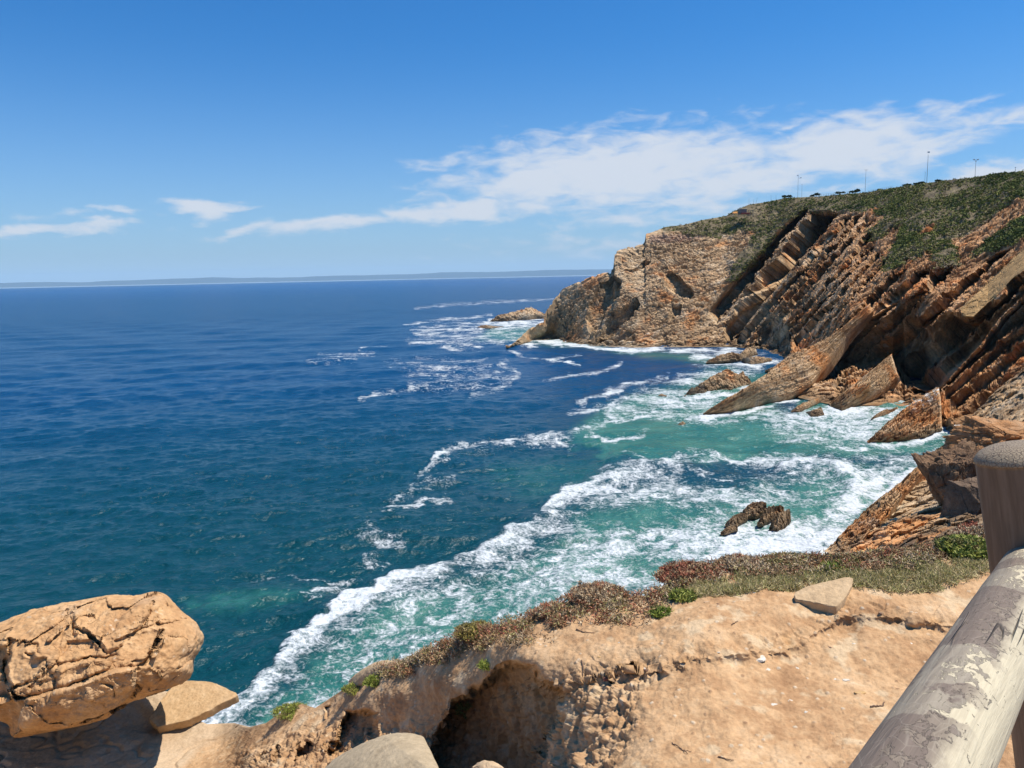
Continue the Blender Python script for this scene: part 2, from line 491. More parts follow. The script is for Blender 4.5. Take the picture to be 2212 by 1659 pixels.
# the breaking waves the foam marks stand up from the sheet
Z += 0.9 * np.exp(-(seg_dist(X2, Y2, [(1330, 985), (1420, 965), (1540, 975)])[0] / 20) ** 2) * (Y2 > 800)
Z += 0.8 * np.exp(-(seg_dist(X2, Y2, [(1320, 1030), (1430, 1010), (1560, 1030), (1640, 1045)])[0] / 16) ** 2) * (Y2 > 800)
Z += 1.1 * np.exp(-(seg_dist(X2, Y2, [(1700, 1010), (1790, 1005), (1845, 1045)])[0] / 22) ** 2) * (Y2 > 800)
Z += 0.35 * np.exp(-(seg_dist(X2, Y2, LEAD)[0] / 16) ** 2)
foam *= np.clip(.80 + .8 * fbm(P3 / 14, 3, 27) + .5 * sst(Dm, 150, 300) * fbm(P3 / 9 * (1, .5, 1), 3, 29), .12, 1.15)
Z += foam * (0.10 + 0.16 * fbm(P3 / 1.7, 3, 23))
big = np.clip(0.5 + 0.9 * fbm(P3 / 38, 3, 31), 0, 1)
mS, tS = new_mat('sea_water')
pos = tS.n('ShaderNodeTexCoord').outputs['Object']
fo, tq = tS.attr('foam').outputs['Fac'], tS.attr('turq').outputs['Fac']
ds = tS.vm('LENGTH', pos)
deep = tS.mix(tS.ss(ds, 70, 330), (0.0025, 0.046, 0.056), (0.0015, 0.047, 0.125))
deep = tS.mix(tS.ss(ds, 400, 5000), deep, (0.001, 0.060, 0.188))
deep = tS.mix(tS.m('MULTIPLY', tS.attr('big').outputs['Fac'], 0.45), deep, tS.mix(1.0, deep, (0.55, 0.75, 0.8), 'MULTIPLY'))
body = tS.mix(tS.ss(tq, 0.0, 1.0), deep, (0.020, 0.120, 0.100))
body = tS.mix(tS.m('MULTIPLY', tS.ss(tq, 0.3, 1.0), tS.ss(tS.noise(pos, 0.06, 4), 0.35, 0.7)), body, (0.060, 0.185, 0.140))
wv = tS.n('ShaderNodeTexNoise', {'Vector': pos, 'Scale': 0.5, 'Detail': 4})
pw = tS.vm('ADD', tS.vm('MULTIPLY', pos, (1, 1, 0)), tS.vm('MULTIPLY', tS.vm('SUBTRACT', wv.outputs['Color'], (.5, .5, .5)), (3.2, 3.2, 0)))
lace = tS.vor(pw, 0.55, 'DISTANCE_TO_EDGE')
lace3 = tS.vor(tS.vm('ADD', tS.vm('MULTIPLY', pw, (1.0, .75, 1)), (11, 71, 0)), 3.6, 'DISTANCE_TO_EDGE')
lace2 = tS.vor(tS.vm('ADD', pw, (31, 17, 0)), 1.5, 'DISTANCE_TO_EDGE')
fn = tS.noise(pos, 0.42, 7, 0.66, 0.6)
fn2 = tS.noise(pos, 2.2, 5, 0.6)
web = tS.m('MAXIMUM', tS.m('SUBTRACT', 1.0, tS.m('MULTIPLY', lace, 4.2)), tS.m('MULTIPLY', tS.m('SUBTRACT', 1.0, tS.m('MULTIPLY', lace2, 5.0)), 0.85))
web = tS.m('MAXIMUM', web, tS.m('MULTIPLY', tS.m('SUBTRACT', 1.0, tS.m('MULTIPLY', lace3, 5.0)), 0.55))
pw2 = tS.vm('ADD', tS.vm('MULTIPLY', pos, (1, 1, 0)), tS.vm('MULTIPLY', tS.vm('SUBTRACT', tS.n('ShaderNodeTexNoise', {'Vector': pos, 'Scale': 0.16, 'Detail': 4}).outputs['Color'], (.5, .5, .5)), (9, 9, 0)))
fl1 = tS.m('SUBTRACT', 1.0, tS.m('MULTIPLY', tS.m('ABSOLUTE', tS.m('SUBTRACT', tS.noise(pw2, .38, 3, .5), .5)), 13))
fl2 = tS.m('SUBTRACT', 1.0, tS.m('MULTIPLY', tS.m('ABSOLUTE', tS.m('SUBTRACT', tS.noise(pw2, 1.0, 3, .5), .5)), 11))
web = tS.m('MAXIMUM', tS.m('MULTIPLY', web, .75), tS.m('MAXIMUM', fl1, tS.m('MULTIPLY', fl2, .8)))
pat = tS.m('ADD', tS.m('ADD', tS.m('MULTIPLY', tS.m('MAXIMUM', web, -.6), 0.42), tS.m('MULTIPLY', tS.m('SUBTRACT', fn, .5), 1.45)), tS.m('MULTIPLY', tS.m('SUBTRACT', fn2, .5), 0.8))
pat = tS.m('ADD', pat, tS.m('MULTIPLY', tS.ss(ds, 150, 420), tS.m('MULTIPLY', tS.m('SUBTRACT', tS.noise(pos, .075, 6, .65), .52), 2.2)))
ff = tS.ss(tS.m('ADD', pat, tS.m('MULTIPLY', fo, 0.60)), 0.38, 0.86)
ff = tS.m('MULTIPLY', ff, tS.ss(fo, 0.03, 0.2))
milk = tS.m('MULTIPLY', tS.m('MULTIPLY', tS.ss(fo, 0.35, 1.05), tS.ss(fn, .25, .65)), 0.9)
body = tS.mix(milk, body, (0.38, 0.48, 0.46))
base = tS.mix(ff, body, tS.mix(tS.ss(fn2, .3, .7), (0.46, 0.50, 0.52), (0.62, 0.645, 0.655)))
b1 = tS.noise(tS.vm('MULTIPLY', pos, (0.75, 1.0, 1)), 0.9, 5, 0.6)
b2 = tS.noise(pos, 0.12, 4, 0.6)
hgt = tS.m('ADD', tS.m('ADD', tS.m('MULTIPLY', b1, 0.62), tS.m('MULTIPLY', b2, 2.2)), tS.m('MULTIPLY', ff, 0.12))
rgh = tS.m('ADD', tS.ss(ds, 60, 500, .19, .24), tS.m('MULTIPLY', ff, 0.7))
finish(tS, base, rgh, tS.m('MULTIPLY', tS.m('SUBTRACT', 1.0, ff), tS.ss(ds, 100, 900, 0.24, 0.03)), hgt, 0.95, 0.9)
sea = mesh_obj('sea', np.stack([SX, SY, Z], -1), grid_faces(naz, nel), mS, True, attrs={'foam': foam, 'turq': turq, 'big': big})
tag(sea, kind='structure')
del A, E, Dm, V, PX, PY, X2, Y2, XW, YW, wob, wob2


# ------------------------------------------------------------------ rock strata
TD = norm([0.76, 0.10, 0.64])                       # the beds run down to the sea along this line
n0 = np.array([0.10, -0.74, -0.62])
ND = norm(n0 - (n0 @ TD) * TD)                       # undersides of the beds
nc = np.array([-0.35, -0.62, 0.68])
OD = norm(nc - (nc @ ND) * ND)                       # out of the slope, within the bedding
def saw(x, jump):
    u = x - np.floor(x)
    return np.where(u < 1 - jump, u / (1 - jump), (1 - u) / jump)
def strata(P, levels, seed=0, warp=2.0, T=TD, N=ND, block=0.5, st=None, jit=.35):
    """how far the worn beds stand out at P, metres, zero on average; returns also the bed number for colour"""
    s = P @ N + warp * fbm(P / (warp * 9), 3, seed + 1) + 0.12 * warp * fbm(P / (warp * 1.6), 2, seed + 2)
    t = P @ T
    if st is not None:
        s, t = st[0] + .35 * warp * fbm(P / (warp * 14), 2, seed + 1), st[1]
    out = 0.0
    for q, (per, amp, jump) in enumerate(levels):
        x = s / per + jit * noise(np.stack([s / per / 2.3, t / per / 6, 0 * s], -1), seed + 40 + q)
        k = np.floor(x).astype(np.int64)
        a = 0.35 + 0.9 * rnd(k, q, 0, seed) * (0.6 + 0.8 * (0.5 + noise(np.stack([t / per / 3.0, k * 7.3, 0 * s], -1), seed + 50 + q)))
        out = out + amp * a * (saw(x, jump) - 0.45)
        if block and q >= len(levels) - 2:           # joints break the thin beds to blocks
            tb = t / (per * 1.5) + rnd(k, q, 5, seed) * 9
            kb = np.floor(tb).astype(np.int64)
            out = out + amp * block * 2.2 * (rnd(k, kb, q, seed + 3) - 0.5)
    return out, s
def ramp(x, xs, cs):
    cs = np.asarray(cs, float)
    return np.stack([np.interp(x, xs, cs[:, i]) for i in range(3)], -1)
def rock_colour(P, s, seed=0, warm=0.5, pale=0.3, wet=1.2, beds=2.2, dark=0.0):
    a = fbm(P / 9, 4, seed + 60)
    b = noise(np.stack([s / beds, P @ TD / 40, 0 * s], -1), seed + 61)
    c = fbm(P / 2.0, 3, seed + 62)
    v = 0.5 + 0.38 * a + 0.38 * b + 0.18 * c
    col = ramp(v, [0.0, 0.3, 0.5, 0.7, 1.0], [(.14, .096, .064), (.36, .235, .130), (.55, .37, .205), (.62, .445, .27), (.70, .57, .40)])
    o = sst(fbm(P / 13, 3, seed + 63) + 0.5 * b + (warm - 0.5), 0.05, 0.6)[..., None]
    col = col * (1 - o) + o * col * (1.12, .80, .56)
    g = sst(fbm(P / 11, 3, seed + 64) + 0.35 * c + (pale - 0.5), 0.05, 0.55)[..., None]
    col = col * (1 - g) + g * (col * .4 + np.array((.30, .265, .205)) * .75)
    q = sst(b + 0.6 * c, 0.62, 0.8)[..., None] * 0.7
    col = col * (1 - q) + q * np.array((.60, .54, .45))
    # dark bed bands: weather stain, plus the cliffs' deep shade put into the colour
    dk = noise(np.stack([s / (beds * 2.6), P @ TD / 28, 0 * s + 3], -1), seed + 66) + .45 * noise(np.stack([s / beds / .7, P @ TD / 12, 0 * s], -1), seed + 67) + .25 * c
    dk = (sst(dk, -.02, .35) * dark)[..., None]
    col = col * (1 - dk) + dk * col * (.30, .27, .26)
    wt = np.clip(1 - P[..., 2] / wet, 0, 1)[..., None] * 0.6
    return np.clip(col * (1 - wt), .01, .8)
def catmull(rows, nv):
    """(k,nu,3) rows to (nv,nu,3), gently rounded"""
    k = len(rows)
    x = np.linspace(0, k - 1, nv)
    i = np.minimum(np.floor(x).astype(int), k - 2)
    f = (x - i)[:, None, None]
    p0, p1, p2, p3 = rows[np.maximum(i - 1, 0)], rows[i], rows[i + 1], rows[np.minimum(i + 2, k - 1)]
    cr = 0.5 * ((2 * p1) + (-p0 + p2) * f + (2 * p0 - 5 * p1 + 4 * p2 - p3) * f ** 2 + (-p0 + 3 * p1 - 3 * p2 + p3) * f ** 3)
    lin = p1 * (1 - f) + p2 * f
    return 0.5 * cr + 0.5 * lin
def loft(rows, nu, nv):
    """rows of (px, py, z) or (px, py, None, depth), each resampled to nu points"""
    out = []
    for r in rows:
        pts = []
        for p in r:
            pts.append(at_z(p[0], p[1], p[2]) if p[2] is not None else at_d(p[0], p[1], p[3]))
        pts = np.asarray(pts)
        q = np.asarray([(p[0], p[1]) for p in r], float)
        l = np.concatenate([[0], np.cumsum(np.hypot(*np.diff(q, axis=0).T) + 1e-6)])
        u = np.linspace(0, l[-1], nu)
        out.append(np.stack([np.interp(u, l, pts[:, c]) for c in range(3)], -1))
    return np.swapaxes(catmull(np.asarray(out), nv), 0, 1)


# ------------------------------------------------------------------ the headland
SKY = np.array([(505, 346), (512, 345), (514, 343.5), (528, 330), (543, 323), (546, 312), (551, 304), (558, 296), (562, 290), (584, 280.5), (602, 273.6), (611, 272.6), (613.5, 268), (614.5, 256), (617, 252), (623, 249),
                (629, 248), (635, 247.5), (644.5, 242), (646, 234.5), (653, 232), (665, 227), (683, 225), (702, 220), (726, 216), (732, 212), (749, 204.5), (767, 202), (785, 198), (818, 196.5), (847, 194),
                (867.5, 192.5), (884, 189.5), (904.6, 186), (926.6, 183), (953, 179.5), (972, 177.8), (995, 173.5), (1016, 172), (1024, 171.3), (1110, 160), (1160, 152)])
WAT = np.array([(505, 347), (514, 345), (535, 341), (550, 339), (569, 343), (596, 346.5), (633, 347.7), (680, 347), (732, 346.5), (744, 348), (765, 351), (788, 358), (793, 396), (808, 400), (830, 404), (841, 408),
                (863, 405), (894, 407), (902, 406), (915, 410), (935, 425), (957, 431), (1024, 446), (1160, 480)])
FOOT = np.array([(505, 346.6), (514, 344.5), (535, 338), (550, 335), (569, 337), (596, 340), (633, 340), (680, 339), (732, 341), (744, 343), (765, 345), (788, 352), (800, 378), (813, 381), (833, 381), (848, 367),
                 (871, 368), (893, 357), (905, 384), (925, 392), (941, 412), (957, 425), (1024, 438), (1160, 470)])
x_c = np.concatenate([np.linspace(506, 1030, 1100), np.linspace(1030.8, 1158, 130)])
yS, yW, yF = (np.interp(x_c, a[:, 0], a[:, 1]) for a in (SKY, WAT, FOOT))
dW = depth_z(x_c, yW, 0.0)
dW = np.convolve(np.pad(dW, 12, 'edge'), np.ones(25) / 25, 'valid')
dS = np.interp(x_c, [505, 560, 612, 646, 700, 768, 850, 926, 1024, 1160], [424, 466, 455, 480, 492, 494, 444, 386, 316, 242])
dF0 = np.interp(x_c, [505, 560, 700, 744, 788, 813, 848, 893, 941, 957, 1024, 1160], [391, 391, 392, 388, 368, 315, 264, 248, 215, 208, 190, 165])
dF = np.where(x_c < 744, dW + 10, dF0)
dF = np.convolve(np.pad(dF, 6, 'edge'), np.ones(13) / 13, 'valid')
dF = np.minimum(dF, depth_z(x_c, yF, np.where(x_c > 790, 3.0, 1.3)))
mk = sst(x_c, 720, 822)
tM = (np.interp(x_c, [700, 800, 829, 850, 872, 907, 925, 960, 988, 1024, 1160], [290, 352, 338, 320, 317, 296, 291, 303, 302, 277, 232]) - yS) / (yF - yS)
tM = tM * mk + .6 * (1 - mk)
dM = np.interp(x_c, [700, 750, 800, 829, 850, 872, 907, 925, 960, 988, 1024, 1160], [400, 392, 332, 296, 278, 266, 254, 246, 231, 223, 212, 186])
dM = dM * mk + (dS + (dF - dS) * (1 - .4 ** 1.35)) * (1 - mk)
dM = np.convolve(np.pad(dM, 30, 'edge'), np.ones(61) / 61, 'valid')
nr = 560
vv = np.concatenate([np.linspace(0, 1, nr)])
GX = np.repeat(x_c[:, None], nr, 1)
# rows run skyline -> foot -> water
kf = 0.86
GY = np.where(vv[None] < kf, yS[:, None] + (yF - yS)[:, None] * (vv[None] / kf), yF[:, None] + (yW - yF)[:, None] * ((vv[None] - kf) / (1 - kf)))
tt = np.clip(vv[None] / kf, 0, 1)
# how fast the ground comes forward: gentle on the scrub hill, steep on the rock below
tm_ = tM[:, None]
q_ = np.clip(tt / tm_, 0, 1)
GD = np.where(tt < tm_, dS[:, None] + (dM - dS)[:, None] * (1 - (1 - q_) ** 1.2), dM[:, None] + (dF - dM)[:, None] * (tt - tm_) / (1 - tm_))
GD = np.where(vv[None] < kf, GD, dF[:, None] + (dW - dF)[:, None] * ((vv[None] - kf) / (1 - kf)))
D4A = [(829, 346), (840, 326), (849, 319), (872, 317), (889, 310), (907, 295), (922, 289), (930, 291), (915, 312), (920, 322), (942, 309), (959, 311), (967, 320), (988, 312), (1024, 281), (1070, 250), (1070, 262), (1024, 294),
       (1000, 317), (980, 345), (941, 387), (925, 391), (905, 384), (897, 372), (893, 358), (871, 367), (848, 366), (833, 380), (814, 380), (822, 362)]
D4B = [(1075, 262), (1024, 298), (1001, 321), (981, 348), (943, 389), (942, 414), (957, 427), (1030, 425), (1140, 420), (1120, 235)]
D1 = [(768, 259), (785, 240), (803, 226), (829, 224), (836, 234), (818, 254), (798, 274), (768, 290), (739, 300), (724, 310), (711, 312), (708, 307), (715, 298), (726, 288), (741, 275), (755, 266)]
D2 = [(768, 297), (790, 274), (816, 262), (813, 280), (801, 298), (787, 320), (773, 336), (758, 343), (746, 347), (730, 344), (723, 331), (738, 312)]
D3 = [(853, 272), (837, 282), (823, 295), (810, 309), (815, 311), (835, 299), (851, 282)]
CAVES = [([(588, 332), (585, 318), (590, 300), (600, 285), (612, 276), (622, 280), (618, 296), (608, 306), (604, 318), (598, 330)], 16, 1.0),
         ([(596, 342), (602, 326), (612, 312), (625, 303), (637, 297), (640, 304), (632, 316), (620, 326), (612, 336), (604, 342)], 18, 1.0),
         ([(622, 271), (632, 268), (645, 260), (652, 258), (648, 266), (636, 272)], 9, .9),
         ([(664, 286), (664, 272), (672, 270), (680, 276), (684, 282), (694, 290), (690, 298), (676, 294)], 12, 1.0),
         ([(668, 322), (670, 305), (682, 304), (680, 314)], 9, .9),
         (D4A, 28, .62), (D4B, 22, .6)]
D5 = [(841, 280), (855, 289), (836, 312), (818, 330), (801, 343), (786, 347), (798, 328), (811, 312), (826, 296)]
# undercut beds: each hollow deepens downwards from its upper edge, then closes at its floor
wobx = 2.6 * fbm(np.stack([GX / 9, GY / 9, 0 * GX], -1), 3, 73)
woby = 2.6 * fbm(np.stack([GX / 9, GY / 9, 0 * GX + 3], -1), 3, 74)
gy_ = np.clip(-np.gradient(GD, axis=1) / np.gradient(GY, axis=1), 0, 1.8)
rec = np.zeros_like(GX)
for poly, cap, rate in CAVES:
    p_ = np.asarray(poly, float)
    bb = (GX > p_[:, 0].min() - 4) & (GX < p_[:, 0].max() + 4) & (GY > p_[:, 1].min() - 4) & (GY < p_[:, 1].max() + 4)
    xs, ys = (GX + .5 * wobx)[bb], (GY + .5 * woby)[bb]
    run = np.zeros(xs.shape)
    on = inside(xs, ys, p_)
    for k in range(1, 70):                              # how far this point lies below the upper edge, across the beds
        run += on
        on = on & inside(xs - .64 * k, ys - .77 * k, p_)
        if not on.any():
            break
    v = rec[bb]
    rec[bb] = np.maximum(v, np.where(run > 0, cap * (1 - np.exp(-run * np.maximum(rate, 1.35 * gy_[bb] + .3) * 1.25 / cap)), 0))
# long parallel beds: rubbly sunlit tops, smooth undersides leaning out over the gap to the next bed
phi = np.arctan2(1124 - GY, GX - 75)
rad_b = np.hypot(1124 - GY, GX - 75)
qb = -phi * 1100 + 1.2 * fbm(np.stack([GX / 40, GY / 40, 0 * GX], -1), 2, 75)
_br = np.random.default_rng(78)
edges_b = [-1100 * math.radians(60)]
while edges_b[-1] < -1100 * math.radians(30):
    edges_b.append(edges_b[-1] + _br.choice([7, 9, 12, 16, 22, 28]) * _br.uniform(.8, 1.2))
edges_b = np.array(edges_b)
kb0 = np.clip(np.searchsorted(edges_b, qb) - 1, 0, len(edges_b) - 2)
tb_ = rad_b + 40 * rnd(kb0, 3)
jit_b = (rnd(kb0, np.floor(tb_ / 7.0).astype(np.int64), 1, 79) - .5) * 2.4 + (rnd(kb0, np.floor(tb_ / 2.6).astype(np.int64), 2, 80) - .5) * 1.5
kb = np.clip(np.searchsorted(edges_b, qb + jit_b) - 1, 0, len(edges_b) - 2)
Wb = edges_b[kb + 1] - edges_b[kb]
fb = (qb + jit_b - edges_b[kb]) / Wb
darkz = np.maximum.reduce([poly_in(GX, GY, p_, 6) for p_ in (D1, D2, D3, D5, D4A, D4B)])
litf = np.clip(.20 + .42 * rnd(kb, 7) + .55 * fbm(np.stack([rad_b / 55, kb * 5.3, 0 * GX], -1), 3, 81) - .30 * darkz, .06, .92)
run_b = np.clip(fb - litf, 0, 1) * Wb * rad_b / 1100
under_b = sst(fb - litf, 0, .05)
bedmask = poly_in(GX, GY, [(806, 206), (838, 212), (872, 212), (880, 250), (905, 262), (935, 268), (970, 262), (1010, 246), (1165, 200), (1165, 500), (930, 432), (905, 390), (870, 372), (840, 372), (800, 352), (745, 350), (726, 348), (722, 330), (704, 312), (742, 268), (785, 222)], 8)
rec = rec + bedmask * np.where(run_b > 0, np.maximum(1.05, 1.55 * gy_ + .35) * run_b + .8, 0) * (1 - .45 * (rec > 4))
# the long sunlit slab that leans out of the dark wall
SLAB = [(958, 308), (985, 282), (1017, 252), (1040, 238), (1070, 222), (1080, 240), (1040, 262), (1017, 277), (995, 299), (974, 319), (963, 318)]
slab_in = poly_in(GX, GY, SLAB, 2.5)
rec = rec * (1 - slab_in)
VEGB = [(640, 210), (646, 232.5), (668, 231), (690, 236), (705, 239), (722, 241), (736, 233), (755, 232), (742, 252), (733, 266), (724, 284), (733, 285), (752, 266), (770, 248), (778, 232), (800, 214), (850, 213), (873, 212),
        (884, 218), (868, 232), (862, 244), (884, 236), (900, 224), (896, 240), (884, 258), (882, 270), (892, 272), (908, 262), (930, 250), (934, 268), (950, 270), (966, 264), (980, 256), (1000, 249), (1020, 242), (1160, 205), (1160, 120), (640, 120)]
STREAK = [[(1060, 188), (1024, 196), (1008, 204), (985, 221), (968, 234), (945, 241), (956, 246), (955, 262), (966, 268), (976, 252), (990, 240), (1008, 228), (1030, 210), (1070, 200)], [(916, 236), (928, 223), (942, 221), (932, 232), (920, 238)],
          [(845, 210), (865, 207), (869, 208), (850, 212)], [(869, 209), (888, 206), (892, 207.5), (876, 211)], [(895, 206), (902, 203), (903, 205), (896, 208)]]
wv_ = 4 * fbm(np.stack([GX / 14, GY / 9, 0 * GX], -1), 4, 71)
veg = poly_in(GX + wv_, GY + wv_ * .8, VEGB, 2.0)
for s_ in STREAK:
    veg *= 1 - poly_in(GX + wv_ * .5, GY + wv_ * .4, s_, 1.5)
# beds: flatter and folded on the far point, steep to the right
lim = np.where(pixdir(GX, GY)[..., 2] < -.02, depth_z(GX, GY, .5), 1e6)
base = at_d(GX, GY, np.where(vv[None] < .97, np.minimum(GD + rec, np.maximum(lim, GD)), GD))
edge = sst(vv, 0.0, 0.10)[None] * sst(1.001 - vv, 0.0, 0.06)[None]
right = sst(GX, 640, 760)
calmf = 1 - .82 * bedmask
amp = edge * (0.55 - 0.12 * right) * calmf * (1 - 0.9 * veg) * (1 - 0.9 * slab_in)
T2 = norm([0.86, 0.10, 0.40]); n2 = np.array([0.10, -0.62, -0.76]); N2 = norm(n2 - (n2 @ T2) * T2)
dA, sA = strata(base, [(26, 7.5, .13), (9.0, 3.0, .16), (3.4, 1.2, .22), (1.3, .45, .3)], 3, 1.5, jit=.22)
dB, sB = strata(base, [(16, 2.2, .3), (5.0, 1.2, .3), (2.2, .7, .3), (1.1, .4, .3)], 9, 4.0, T2, N2)
dd = dA * right + dB * (1 - right)
rub = fbm(base / 3.2, 4, 81, 0.55)
BQ = np.stack([base @ TD, base @ ND, base @ OD], -1)
w1_, w2_, wh = worley(BQ / (3.4, 1.7, 2.4), 5)
x1_, x2_, xh = worley(BQ / (1.5, .9, 1.2) + 7, 6)
blocky = 2.8 * ((wh - 0.5) - 0.5 * w1_) + 1.1 * ((xh - .5) - .5 * x1_) - .7 * sst(.14 - (w2_ - w1_), 0, .12) - .3 * sst(.12 - (x2_ - x1_), 0, .1)
lowz = sst(vv, kf - 0.06, kf + 0.05)[None] * np.ones_like(GX)
HP = base + (amp * (dd * (1 - .75 * lowz) + 0.5 * rub) + edge * (1 - veg) * (1 - .8 * slab_in) * (0.62 * blocky * (1 - .8 * bedmask * under_b) * (.55 + 1.0 * sst(fbm(base / 22, 2, 83), -.3, .3)) + lowz * 0.9 * (wh - .3)))[..., None] * OD
HP += (veg * edge * (1.6 * fbm(base / 7, 3, 85) + 0.6 * fbm(base / 1.8, 3, 86)))[..., None] * np.array([0, -.3, .95])
# jagged little crest along the bare part of the skyline
crag = (1 - sst(GX, 640, 662)) * sst(1 - vv, 0.8, 1.0)[None] * 0.9
HP[..., 2] += crag * (wh - 0.5) * 2.0
hs = np.where(right > .5, sA, sB)
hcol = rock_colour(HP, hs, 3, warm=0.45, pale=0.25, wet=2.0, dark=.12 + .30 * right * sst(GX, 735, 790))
leftpale = (1 - sst(GX, 600, 720))[..., None] * 0.45
hcol = hcol * (1 - leftpale) + leftpale * (hcol * .5 + np.array((.36, .30, .21)) * .6)
redd = sst(GX, 760, 900)[..., None] * 0.62
hcol = hcol * (1 - redd) + redd * hcol * (1.15, .86, .66)
pinkb = poly_in(GX, GY, [(646, 243), (650, 234), (690, 231), (712, 231), (700, 240), (670, 244)], 3)[..., None] * .6
hcol = hcol * (1 - pinkb) + pinkb * np.array((.42, .27, .20))
hcol = hcol * (1 - slab_in[..., None]) + slab_in[..., None] * np.array((.50, .31, .135)) * (0.85 + .3 * fbm(HP / 2.5, 4, 90)[..., None])
soil = np.array((.185, .145, .085)) * (1 + .5 * fbm(HP / 5, 3, 91)[..., None])
hcol = hcol * (1 - veg[..., None]) + veg[..., None] * soil
# the far side of the hill and the foot below the water close the body
back = HP[:, :1] + np.stack([0.25 * 60 * np.ones(len(x_c)), 60 + 0 * x_c, -7 + 0 * x_c], -1)[:, None]
back2 = back + np.array([60., 160., -60.])
b0 = HP[:, :1] + np.array([2., 8., 0.3])
below = HP[:, -1:] + np.array([0, 0.5, -4.0])
HF = np.concatenate([back2, back, b0, HP, below], 1)
def padc(c, n0_, n1_):
    return np.concatenate([np.repeat(c[:, :1], n0_, 1), c, np.repeat(c[:, -1:], n1_, 1)], 1)
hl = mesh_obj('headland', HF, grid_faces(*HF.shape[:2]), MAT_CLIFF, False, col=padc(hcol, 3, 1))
tag(hl, kind='structure')

# coastal scrub over the hill: low bushes made of leaf tufts
def tufts(centres, rad, hgt, per, leaf, cols, seed, up=0.5):
    """leaf clumps round every centre: (n,3) points, radii, heights; returns verts, quads, colours"""
    r = np.random.default_rng(seed)
    n = len(centres)
    th = r.uniform(0, 2 * np.pi, (n, per))
    rr = np.sqrt(r.uniform(0, 1, (n, per)))
    hh = r.uniform(0.15, 1.0, (n, per)) * np.sqrt(np.clip(1.05 - rr ** 2, 0, 1))
    c = centres[:, None] + np.stack([rr * np.cos(th) * rad[:, None], rr * np.sin(th) * rad[:, None], hh * hgt[:, None]], -1)
    nn_ = norm(r.normal(0, 1, (n, per, 3)) + (0, 0, 2 * up))
    ax = norm(np.cross(nn_, r.normal(0, 1, (n, per, 3))))
    bx = np.cross(nn_, ax)
    sz = (leaf * r.uniform(0.6, 1.4, (n, per)))[..., None]
    a, b = ax * sz, bx * sz * 0.62
    v = np.stack([c - a, c + b * .9, c + a, c - b * .9], 2).reshape(-1, 3)
    f = np.arange(len(v)).reshape(-1, 4)
    k = np.repeat((cols[:, None] * r.uniform(0.72, 1.28, (n, per, 1))), 4, 1).reshape(-1, 3)
    return v, f, k
m_i = (GX[:, 1:] < 1150)
cell = (np.linalg.norm(np.diff(HP, axis=0)[:, 1:], axis=-1) * np.linalg.norm(np.diff(HP, axis=1)[1:], axis=-1))
wgt = np.clip(veg[1:, 1:], 0, 1) * np.clip(cell, 0, .6) * (GX[1:, 1:] < 1110)
cand = rng.choice(wgt.size, 17000, p=(wgt / wgt.sum()).ravel())
cp = HP[1:, 1:].reshape(-1, 3)[cand]
cn = fbm(cp / 16, 3, 95)
keep = cn + rng.normal(0, .25, len(cp)) > -0.22
cp, cn = cp[keep], cn[keep]
pal = np.array([(.075, .100, .028), (.135, .155, .042), (.215, .215, .060), (.25, .21, .10), (.30, .235, .16)])
pi_ = np.clip(np.round(1.6 + 2.6 * fbm(cp / 22, 3, 96) + rng.normal(0, .8, len(cp))), 0, 4).astype(int)
v_, f_, k_ = tufts(cp - (0, 0, .25), rng.uniform(.5, 1.5, len(cp)), rng.uniform(.4, 1.25, len(cp)), 16, .34, pal[pi_], 5)
tag(mesh_obj('coastal_scrub', v_, f_, MAT_SCRUB, False, col=k_), 'low green coastal scrub covering the hill above the cliffs', 'scrub', kind='stuff')

# ------------------------------------------------------------------ bedded slabs running out into the bay
def rock_patch(name, rows, nu, nv, levels, seed, warm=.5, pale=.3, push=OD, T=TD, N=ND, warp=.8, block=.5, blk=(1.0, .25), mat=None, wet=1.2, quartz=None, taper=True, along=True):
    P = loft(rows, nu, nv)
    u = np.linspace(0, 1, nu)[:, None] * np.ones((1, nv))
    v = np.linspace(0, 1, nv)[None] * np.ones((nu, 1))
    e = sst(u, 0, .05) * sst(1 - u, 0, .05) if taper else np.ones_like(u)
    st = None
    if along:                                        # the beds follow the length of the slab
        lu = np.linalg.norm(np.diff(P, axis=0), axis=-1).mean(1)
        lv = np.linalg.norm(np.diff(P, axis=1), axis=-1)
        tcum = np.concatenate([[0], np.cumsum(lu)])[:, None] * np.ones((1, nv))
        scum = np.concatenate([np.zeros((nu, 1)), np.cumsum(lv, 1)], 1)
        scum = np.apply_along_axis(lambda q: np.convolve(np.pad(q, 10, 'edge'), np.ones(21) / 21, 'valid'), 0, scum)
        scum = .25 * scum + .75 * v * lv.sum(1).mean()
        st = (scum, tcum)
    d, s = strata(P, levels, seed, warp * (.5 if along else 1), T, N, block, st, .10 if along else .3)
    w1, w2, hid = worley(P / blk[0], seed + 2)
    z1, z2, hz_ = worley(P / blk[0] / .42 + 3, seed + 4)
    off = e * (d + blk[1] * 2 * ((hid - .5) - .55 * w1) + blk[1] * .8 * ((hz_ - .5) - .55 * z1) + blk[1] * .6 * fbm(P / blk[0] * .7, 3, seed + 5))
    P = P + off[..., None] * push
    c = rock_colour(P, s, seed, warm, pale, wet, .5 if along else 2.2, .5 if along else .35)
    if quartz is not None:
        q = (sst(noise(P / 1.3, seed + 8) + .3 * noise(P / .5, seed + 9), .05, .25) * quartz(u, v))[..., None]
        c = c * (1 - q) + q * np.array((.72, .69, .64))
    return mesh_obj(name, P, grid_faces(nu, nv), mat or MAT_CLIFF, False, col=c)
def Dz(px, py, z):
    return float(depth_z(px, py, z))
